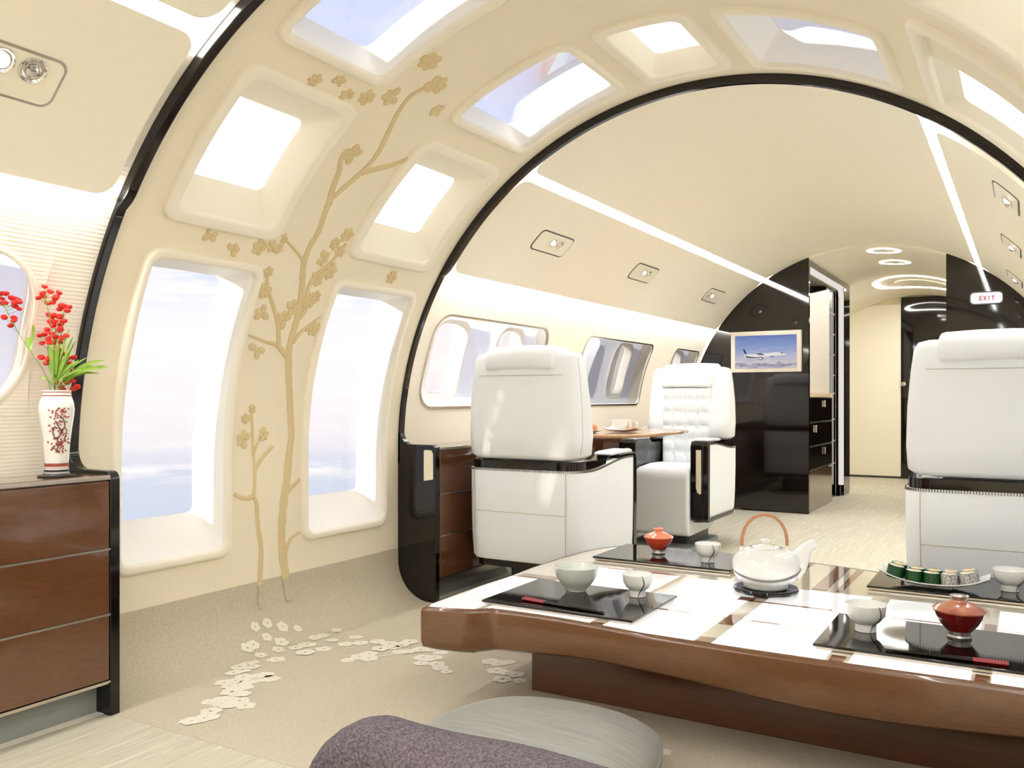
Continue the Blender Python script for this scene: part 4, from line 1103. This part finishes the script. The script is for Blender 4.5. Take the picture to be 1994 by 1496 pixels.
vring(.0125, .019, 'darkgrey', 'painted_ring'); vring(.027, .034, 'vasered', 'painted_ring', .004); vring(.0225, .024, 'vasered', 'painted_ring'); vring(.216, .219, 'vasered', 'painted_ring'); vring(.226, .2285, 'vasered', 'painted_ring')
A0 = math.atan2(CAM[1] - vy, CAM[0] - vx) + .18
mb = MB(); rnd = random.Random(4)
def vp(s, z): a = A0 + s / .04; return (vx + (vr(z) + .0007) * math.cos(a), vy + (vr(z) + .0007) * math.sin(a), vz + z)
for pts in ([(.006, .072), (.001, .085), (.004, .10), (-.004, .118), (.002, .135), (.008, .15)], [(.001, .085), (-.010, .095), (-.014, .112)], [(.004, .10), (.012, .112), (.013, .13)], [(-.004, .118), (-.010, .135), (-.008, .15), (.0, .165)], [(.006, .072), (.014, .08)]):
    mb.tube([vp(-s * 1.3, z) for s, z in smooth_poly(pts, 3)], .0015, 5, mi=0)
for _ in range(110):
    z = rnd.uniform(.065, .188); s = rnd.gauss(0, .0105) * (1.2 if z < .14 else .8)
    mb.ell(vp(s, z), (.0026, .0026, .0026), seg=6, rings=4, mi=1)
mb.build('painted_tree', ['vasebrown', 'vasered'], parent=t)

rv = Vector((math.cos(YAW), math.sin(YAW), 0)); fw = Vector((-math.sin(YAW), math.cos(YAW), 0)); top = Vector((vx, vy, vz + .225))
PX = .00139
def fp(u, v, d=0): return top + rv * ((u - 105) * PX) + Vector((0, 0, (770 - v) * PX)) + fw * d
stalks = [
    ('red blossom stalk leaning left in front of the oval cabin window', [(95, 745), (75, 700), (52, 655), (35, 610)], [(12, 590), (22, 582), (25, 592), (18, 600), (35, 583), (40, 590), (47, 592), (32, 600), (45, 605), (52, 610), (50, 600), (27, 627), (42, 628), (45, 633), (36, 642), (57, 598)], [((60, 662), (64, 692), .009), ((66, 670), (70, 640), .004)]),
    ('tallest red blossom stalk in the middle of the vase', [(104, 745), (108, 690), (108, 640), (100, 585)], [(100, 568), (92, 585), (83, 588), (96, 580), (109, 577), (118, 577), (113, 585), (120, 590), (98, 598), (106, 596)], [((104, 740), (96, 675), .006), ((108, 735), (112, 665), .005)]),
    ('red blossom stalk rising to the right beside the black hoop', [(108, 745), (114, 690), (122, 640), (130, 605)], [(116, 608), (124, 603), (130, 604), (137, 605), (135, 612), (118, 630), (128, 632), (120, 645), (115, 648), (132, 660)], [((116, 735), (138, 660), .004), ((112, 730), (126, 655), .0035)]),
    ('red blossom stalk with a dense cluster at mid height', [(102, 750), (103, 700), (104, 660), (100, 625)], [(88, 618), (96, 620), (104, 620), (92, 632), (99, 630), (107, 632), (113, 637), (102, 640), (95, 638), (116, 650), (110, 622), (98, 655), (106, 662), (90, 648), (112, 672), (100, 672), (108, 684), (118, 664)], [((100, 740), (88, 695), .006), ((105, 735), (104, 685), .006)]),
    ('short red blossom stalk bending left above the vase rim', [(98, 755), (90, 725), (82, 695), (78, 665)], [(70, 658), (76, 656), (85, 664), (94, 661), (73, 673), (86, 668), (88, 672), (72, 701), (80, 700), (88, 706), (84, 704), (92, 690), (96, 712), (78, 712), (100, 700)], [((98, 760), (60, 742), .003), ((98, 755), (78, 712), .004)]),
    ('short red blossom stalk right above the vase rim', [(110, 758), (112, 735), (113, 710), (113, 690)], [(112, 695), (110, 703), (124, 700), (104, 730), (108, 733), (118, 724), (112, 748), (122, 746), (109, 750), (102, 718), (116, 712), (98, 738), (124, 732), (92, 728)], [((114, 745), (194, 720), .006), ((114, 742), (190, 705), .005)]),
    ('lowest red blossom stalk hanging over the vase rim', [(104, 765), (100, 755), (94, 748), (88, 745)], [(84, 743), (92, 750), (95, 758), (116, 762), (110, 768), (98, 764), (123, 758)], [((114, 748), (172, 732), .004), ((112, 752), (160, 716), .005), ((116, 750), (186, 716), .004)]),
]
rnd = random.Random(9)
for si, (lab, st, bl, lv) in enumerate(stalks):
    d0 = (si - 3) * .006
    b0 = fp(105 + (st[0][0] - 105) * .4, 800, d0 * .4)
    t = thing('flower_stalk', lab, 'flower', tuple(b0), group=None)
    pts = [tuple(b0)] + [tuple(fp(u, v, d0 * (1 + i))) for i, (u, v) in enumerate(st)]
    mb = MB(); mb.tube(smooth_poly(pts, 4), .0012, 6)
    tips = [fp(u, v, d0 * 3 + rnd.uniform(-.014, .014)) for u, v in bl]
    main = [Vector(p) for p in smooth_poly(pts, 6)]
    for tp_ in tips:
        near = min(main, key=lambda q: (q - tp_).length + abs(tp_.z - .018 - q.z) * 1.5)
        mb.tube([near, near.lerp(tp_, .55) + Vector((0, 0, -.003)), tp_], .0006, 5)
    mb.build('stem', 'stem', parent=t)
    for tp_ in tips:
        q = Matrix.Rotation(rnd.uniform(-.5, .5), 3, 'X') @ Matrix.Rotation(rnd.uniform(-.5, .5), 3, 'Y'); s = rnd.uniform(.0078, .0098)
        mb = MB(); mb.ell(tp_, (s, s, s * .62), q, 10, 7)
        for k in range(7):
            a = k * .9; v = q @ Vector((s * .62 * math.cos(a), s * .62 * math.sin(a), s * .2)); mb.ell(tp_ + v, (s * .42, s * .42, s * .4), q, 6, 4)
        mb.build('blossom', 'petal', parent=t)
    for (a, b, wd) in lv:
        A, B = fp(*a, d0), fp(*b, d0 * 2 + .01); mb = MB(); loops = []
        bow = Vector((0, 0, .012)); perp = (B - A).cross(fw).normalized()
        for i in range(9):
            q = i / 8; c_ = A.lerp(B, q) + bow * math.sin(math.pi * q); wv = wd * math.sin(math.pi * min(.98, q * .9 + .08)) ** .8
            loops.append([c_ - perp * wv, c_ + fw * wv * .35, c_ + perp * wv, c_ + fw * wv * .25])
        mb.loft([[tuple(x) for x in l] for l in loops], True, True, True); mb.build('leaf', 'leaf', parent=t)
# extra foliage on its own spray
t = thing('leaf_spray', 'spray of green leaves in the vase, reaching right in front of the black hoop', 'foliage', tuple(fp(106, 800)))
mb = MB(); mb.tube([fp(106, 800), fp(108, 760), fp(112, 720), fp(118, 690)], .0013, 6); mb.build('stem', 'stem', parent=t)
for (a, b, wd) in [((110, 755), (148, 705), .004), ((108, 745), (135, 692), .005), ((106, 745), (92, 688), .006), ((112, 740), (150, 708), .0035), ((104, 740), (118, 680), .006), ((118, 735), (140, 668), .003), ((104, 748), (100, 700), .007), ((112, 748), (128, 715), .006), ((100, 752), (90, 720), .005), ((106, 725), (98, 655), .005), ((110, 720), (136, 645), .0028), ((118, 742), (165, 726), .003), ((116, 744), (160, 700), .0026)]:
    A, B = fp(*a, -.006), fp(*b, rnd.uniform(-.02, .02)); mb = MB(); loops = []; perp = (B - A).cross(fw).normalized()
    for i in range(9):
        q = i / 8; c_ = A.lerp(B, q) + Vector((0, 0, .008)) * math.sin(math.pi * q); wv = wd * math.sin(math.pi * min(.98, q * .9 + .08)) ** .8
        loops.append([c_ - perp * wv, c_ + fw * wv * .35, c_ + perp * wv, c_ + fw * wv * .25])
    mb.loft([[tuple(x) for x in l] for l in loops], True, True, True); mb.build('leaf', 'leaf', parent=t)

# ------------------------------------------------------------------ reading light panels in the lockers
def reading_panel(y0, y1, p0, p1, label, big=False, flip=False, group=None):
    pc = (p0 + p1) / 2; yc = (y0 + y1) / 2
    t = thing('reading_light', label, 'reading light', C(yc, pc, RT), group=group)
    k = 57.3 / RT
    mb = MB(); patch(mb, y0, y1, p0, p1, RT - .0015, .003, .03); mb.build('gasket', 'darkgrey' if not big else 'metal', parent=t)
    o = .007; mb = MB(); patch(mb, y0 + o, y1 - o, p0 + o * k, p1 - o * k, RT - .0035, .005, .024); mb.build('cover_plate', 'beige', parent=t)
    cen = C(yc, pc, 1.0); nrm = (Vector((0, 0, CZ)) - Vector(C(0, pc, RT))).normalized()
    q = nrm.to_track_quat('Z', 'X').to_matrix()
    w_ = (y1 - y0)
    spots = [(.47, .3, 1), (.68, .3, 0)] if not flip else [(.38, 0, 1), (.18, 0, 0)]
    if big: spots = [(.655, .9, 1), (.825, .9, 0)]
    for fy, dp, lamp in spots:
        c = C(y0 + w_ * fy, pc + dp, RT - .005); r = .022 if not big else .031
        mb = MB(); mb.lathe([(r, -.001), (r, .002), (r * .92, .003), (r * .8, -.0005), (r * .5, -.001)], c, 24, rot=q); s = mb.build('spot_ring', 'chrome', parent=t)
        mb = MB(); mb.lathe([(r * .62, -.001), (r * .55, .006), (r * .3, .009), (0, .0095)], c, 20, rot=q); mb.build('lamp_lens' if lamp else 'air_nozzle', 'lens' if lamp else 'chrome', parent=t)
for i, (a, b) in enumerate(((3.53, 3.86), (4.68, 5.01), (6.01, 6.36))):
    nm = ('nearest', 'middle', 'farthest')[i]
    reading_panel(a, b, 43.0, 48.0, '%s of the three reading light panels in the left locker of the forward cabin' % nm, flip=(i == 2))
    reading_panel(a - .05, b - .05, 132.8, 137.9, '%s of the reading light panels in the right locker, at the right edge' % nm)
reading_panel(.80, 1.225, 42.4, 47.9, 'large reading light panel with two chrome spots at the top left corner', big=True)

M['nichelight'] = emis('niche light strip and pale band', (1, .95, .88, 1), .42)
M['nichewhite'] = mat('niche white lining', lin(240, 232, 222), .5)
M['countercream'] = mat('cream counter', lin(236, 216, 186), .35)
M['doorcream'] = mat('cream door', lin(248, 242, 224), .5)
# ------------------------------------------------------------------ black bulkheads, galley cabinet, screen and exit sign
XB, ZC0 = -.40, CZ
def circ_x(z, R): return math.sqrt(max(0, R * R - (z - CZ) ** 2))
Rb = 1.339
poly = [(XB, .002)] + [(XB, CZ + math.sqrt(Rb * Rb - XB * XB))]
a1 = math.degrees(math.atan2(math.sqrt(Rb * Rb - XB * XB), -XB))
n = 50
for i in range(1, n + 1):
    q = C(0, a1 + (PF - a1) * i / n, Rb); poly.append((q[0], max(.002, q[2])))
t = thing('galley_cabinet', 'tall black lacquered galley cabinet with lit niche and drawers, left of the aisle', 'cabinet', (-.8, 7.6, 0))
mb = MB(); mb.prism(poly, 6.80, 6.84); mb.build('front_panel', 'blackpanel', parent=t, smooth=False)
# side frame around the niche (plane x = XB)
NY0, NY1, NZ1, YS1 = 6.845, 8.22, 1.845, 8.56
mb = MB(); mb.box(XB - .03, XB, NY1 + .05, YS1, .002, 1.925); mb.box(XB - .03, XB, 6.84, NY1 + .05, NZ1 + .02, 1.925); mb.build('side_frame', 'blackpanel', parent=t)
# light strip above the niche; the pale side band glows by added emission
mb = MB(); path = [(NY0, NZ1 + .0), (NY1 - .06, NZ1)]
for i in range(9):
    a = R_(90 - 90 * i / 8); path.append((NY1 - .06 + .06 * math.cos(a), NZ1 - .06 + .06 * math.sin(a)))
path.append((NY1, .10))
def off(path, d):
    o = []
    for i, p in enumerate(path):
        a = path[max(0, i - 1)]; b = path[min(len(path) - 1, i + 1)]; l = math.hypot(b[0] - a[0], b[1] - a[1]); o.append((p[0] + (b[1] - a[1]) / l * d * -1, p[1] + (b[0] - a[0]) / l * d))
    return o
pi_, po_ = path, off(path, .03)
mb.loft([[(XB - .04, y, z) for y, z in pi_], [(XB + .001, y, z) for y, z in pi_], [(XB + .001, y, z) for y, z in po_], [(XB - .04, y, z) for y, z in po_]], closed=False)
mb.build('light_strip_and_band', 'nichelight', parent=t)

mb = MB(); mb.box(XB - .06, XB - .03, NY1 + .0, NY1 + .06, .002, NZ1 + .02); mb.box(-.96, XB - .03, NY1, NY1 + .03, .002, NZ1 + .02); mb.build('side_lining', 'nichewhite', parent=t)
mb = MB(); mb.box(-.96, XB - .03, NY0, NY1, NZ1 + .0, NZ1 + .02); mb.build('niche_ceiling', 'nichewhite', parent=t)
mb = MB(); mb.lathe([(.045, 0), (.045, -.006), (.032, -.008), (.028, -.002), (0, -.001)], (-.52, 7.15, NZ1), 28); mb.build('downlight', 'chrome', parent=t)
mb = MB(); mb.prism([(NY0, .92), (7.72, .92), (7.72, 1.80), (NY0, 1.665)], -.44, -.425, 'x'); mb.build('back_panel', 'nichewhite', parent=t, smooth=False)
mb = MB(); mb.box(-.96, -.405, NY0, 7.78, .885, .918); mb.build('counter', 'countercream', parent=t, bevel=.004)
mb = MB(); mb.box(-.93, -.44, NY0, 7.78, .30, .885); mb.build('drawer_carcass', 'blackpanel', parent=t)
for z0, z1, hy in ((.692, .880, 7.42), (.506, .684, 7.08), (.324, .498, 7.42)):
    mb = MB(); mb.box(-.44, -.412, NY0 + .004, 7.772, z0, z1); d_ = mb.build('drawer', 'blackpanel', parent=t, bevel=.002)
    mb = MB(); mb.box(-.413, -.398, hy, hy + .022, z1 - .075, z1 - .02); mb.build('handle', 'chrome', parent=d_, bevel=.003)
for z in (.688, .502, .318):
    mb = MB(); mb.box(-.45, -.411, NY0, 7.78, z - .003, z + .003); mb.build('metal_strip', 'metal', parent=t)
mb = MB(); mb.box(-.93, -.415, NY0, 7.78, .002, .30); mb.build('kick_panel', 'wood', parent=t)
mb = MB(); mb.box(-.95, -.46, 7.78, 8.20, .002, NZ1 - .02); mb.build('shelf_column', 'blackpanel', parent=t)
for z in (.30, .50, .69, .92, 1.08, 1.26, 1.44, 1.62):
    mb = MB(); mb.box(-.47, -.456, 7.78, 8.20, z - .006, z + .006); mb.build('shelf_edge', 'metal', parent=t)
mb = MB(); mb.box(-.46, -.455, 7.86, 8.02, 1.66, 1.80); mb.build('oven_window', 'metal', parent=t)

# right hand bulkhead with the exit sign
xr = .53; poly = [(xr, .002), (xr, CZ + math.sqrt(Rb * Rb - xr * xr))]; a2 = math.degrees(math.atan2(math.sqrt(Rb * Rb - xr * xr), -xr))
for i in range(1, n + 1):
    q = C(0, a2 + (180 - PF - a2) * i / n, Rb); poly.append((q[0], max(.002, q[2])))
mb = MB(); mb.prism(poly, 6.80, 6.84); o = mb.build('partition', 'blackpanel', smooth=False); tag(o, 'black lacquered partition on the right of the aisle, carrying the exit sign', 'partition')
t = thing('exit_sign', 'white lit sign reading EXIT in red letters on the right black partition', 'sign', (.7785, 6.795, 1.565))
mb = MB(); pl = rrect2(.676, .881, 1.520, 1.609, .028); mb.prism(pl, 6.786, 6.7995, 'y'); mb.build('housing', 'darkgrey', parent=t)
mb = MB(); pl = rrect2(.683, .874, 1.527, 1.602, .024); mb.prism(pl, 6.783, 6.787, 'y'); mb.build('face', 'signwhite', parent=t)
def letter(ch, x, z, w, h, s):
    segs = {'E': [((0, 0), (0, 1)), ((0, 0), (1, 0)), ((0, .5), (.85, .5)), ((0, 1), (1, 1))], 'X': [((0, 0), (1, 1)), ((0, 1), (1, 0))], 'I': [((.5, 0), (.5, 1))], 'T': [((0, 1), (1, 1)), ((.5, 0), (.5, 1))]}[ch]
    mb = MB()
    for (a, b), (c, d) in segs:
        p, q = Vector((x + a * w, z + b * h)), Vector((x + c * w, z + d * h)); dd = (q - p).normalized(); nn = Vector((-dd.y, dd.x)) * s / 2; p -= dd * s / 2; q += dd * s / 2
        mb.prism([tuple(p + nn), tuple(q + nn), tuple(q - nn), tuple(p - nn)], 6.7815, 6.7832)
    mb.build('letter', 'signred', parent=t, smooth=False)
for i, ch in enumerate('EXIT'): letter(ch, .738 + .0245 * i, 1.551, .0125, .025, .0045)

# screen on the left bulkhead
t = thing('monitor', 'flat screen showing an airliner above clouds, on the black galley bulkhead', 'monitor', (-.717, 6.795, 1.236))
mb = MB(); mb.box(-.985, -.449, 6.765, 6.7995, 1.078, 1.395); mb.build('bezel', 'bezel', parent=t, bevel=.004)
mb = MB(); mb.box(-.951, -.482, 6.7625, 6.766, 1.107, 1.362); sc = mb.build('screen', 'screen', parent=t)
def pic(poly, m, dy, nm):
    mb = MB(); mb.prism([(-.951 + .469 * a, 1.107 + .255 * b) for a, b in poly], 6.7622 - dy, 6.7626 - dy); mb.build(nm, m, parent=sc, smooth=False)
M['jetwhite'] = emis('pictured fuselage', lin(226, 218, 216), .55); M['jetdark'] = emis('pictured livery', lin(52, 78, 88), .5); M['jetgrey'] = emis('pictured shade', lin(120, 126, 140), .5)
pic([(.15, .42), (.17, .35), (.25, .325), (.40, .33), (.60, .37), (.80, .385), (.84, .40), (.82, .43), (.74, .46), (.70, .485), (.55, .46), (.35, .44), (.22, .44)], 'jetwhite', .0004, 'pictured_fuselage')
pic([(.17, .40), (.19, .345), (.26, .32), (.38, .325), (.36, .345), (.25, .36)], 'jetdark', .0008, 'pictured_tail_paint')
pic([(.13, .59), (.155, .60), (.20, .46), (.165, .45)], 'jetdark', .0008, 'pictured_fin')
pic([(.34, .43), (.40, .455), (.44, .45), (.50, .40), (.42, .41)], 'jetdark', .0010, 'pictured_wing')
pic([(.05, .36), (.16, .375), (.30, .34), (.24, .33), (.14, .36)], 'jetwhite', .0006, 'pictured_wing')
pic([(.37, .33), (.40, .36), (.46, .35), (.475, .30), (.45, .26), (.40, .265)], 'jetgrey', .0012, 'pictured_engine')
pic([(.57, .35), (.60, .37), (.65, .36), (.64, .335), (.59, .33)], 'jetgrey', .0012, 'pictured_engine')
pic([(.39, .30), (.41, .33), (.44, .32), (.445, .29), (.42, .28)], 'jetwhite', .0014, 'pictured_engine_inlet')
pic([(.745, .45), (.79, .43), (.785, .45), (.76, .47)], 'jetdark', .0010, 'pictured_cockpit')

# foyer: end wall doors, ring lights
t = thing('foyer_door', 'tall cream door panel at the far end of the aisle', 'door', (-.39, 10.34, 0))
mb = MB(); mb.box(-.70, -.166, 10.33, 10.355, .02, 1.83); mb.box(-.62, -.166, 10.325, 10.355, 1.80, 1.90); mb.build('panel', 'doorcream', parent=t)
mb = MB(); mb.box(-.70, -.166, 10.325, 10.356, .002, .022); mb.build('threshold', 'darkgrey', parent=t)
t = thing('black_door', 'glossy black door at the far end of the aisle, beside the cream panel', 'door', (.4, 10.34, 0))
poly = [(-.162, .002), (1.15, .002)]
Rf = 1.322
for i in range(41):
    p = 180 - 20 - (180 - 20 - 83) * i / 40; poly.append((-Rf * math.cos(R_(p)), min(1.972, CZ + Rf * math.sin(R_(p)))))
poly.append((-.162, 1.965))
mb = MB(); mb.prism(poly, 10.32, 10.352); mb.build('leaf', 'blackpanel', parent=t, smooth=False)
mb = MB(); mb.lathe([(.02, 0), (.02, .01), (.012, .012), (.012, .03), (.026, .034), (.026, .045), (0, .047)], (-.135, 10.32, 1.03), 20, rot=Matrix.Rotation(math.pi / 2, 3, 'X')); mb.build('knob', 'chrome', parent=t)
def ceiling_z(x): return CZ + math.sqrt(1.325 ** 2 - x * x)
def oval_light(cx, cy, a, b, w, label, plate=False):
    z0 = ceiling_z(max(abs(cx) , .02)) - .006
    t = thing('ring_light', label, 'ceiling light', (cx, cy, z0))
    def lp(ax, bx, z, n=56):
        o = []
        for k in range(n):
            q = 2 * math.pi * k / n; c, s = math.cos(q), math.sin(q); e = .8 if plate else 1.0
            x = cx + ax * abs(c) ** e * (1 if c > 0 else -1); y = cy + bx * abs(s) ** e * (1 if s > 0 else -1)
            o.append((x, y, ceiling_z(x) + z))
        return o
    mb = MB(); mb.loft([lp(a, b, -.004), lp(a - w, b - w, -.004)]); mb.build('light_ring', 'ringlight', parent=t)
    mb = MB(); mb.loft([lp(a + .006, b + .006, -.001), lp(a, b, -.006), lp(a, b, -.003)]); mb.build('rim', 'frame', parent=t)
    if plate:
        mb = MB(); mb.loft([lp(a * .55, b * .5, -.003), lp(a * .55, b * .5, -.016), lp(a * .5, b * .45, -.018), lp(.01, .01, -.018)], True, False, True); mb.build('dome', 'beige', parent=t)
    else:
        mb = MB(); mb.loft([lp(a - w, b - w, -.004), lp(a - w - .004, b - w - .004, -.001), lp(.005, .005, -.001)], True, False, True); mb.build('centre_plate', 'panel', parent=t)
oval_light(.095, 7.02, .115, .115, .028, 'small round ring light on the foyer ceiling, the nearer of two')
oval_light(.095, 7.66, .115, .115, .028, 'small round ring light on the foyer ceiling, the farther of two')
oval_light(.16, 9.05, .42, .50, .05, 'large oval ring light around a recessed dome at the end of the foyer ceiling', True)
# power socket above the small table
mb = MB(); mb.prism(rrect2(4.38, 4.44, .79, .85, .012), -1.356, -1.348, 'x'); tag(mb.build('socket', 'darkgrey'), 'small dark socket on the side wall above the wooden table', 'socket')
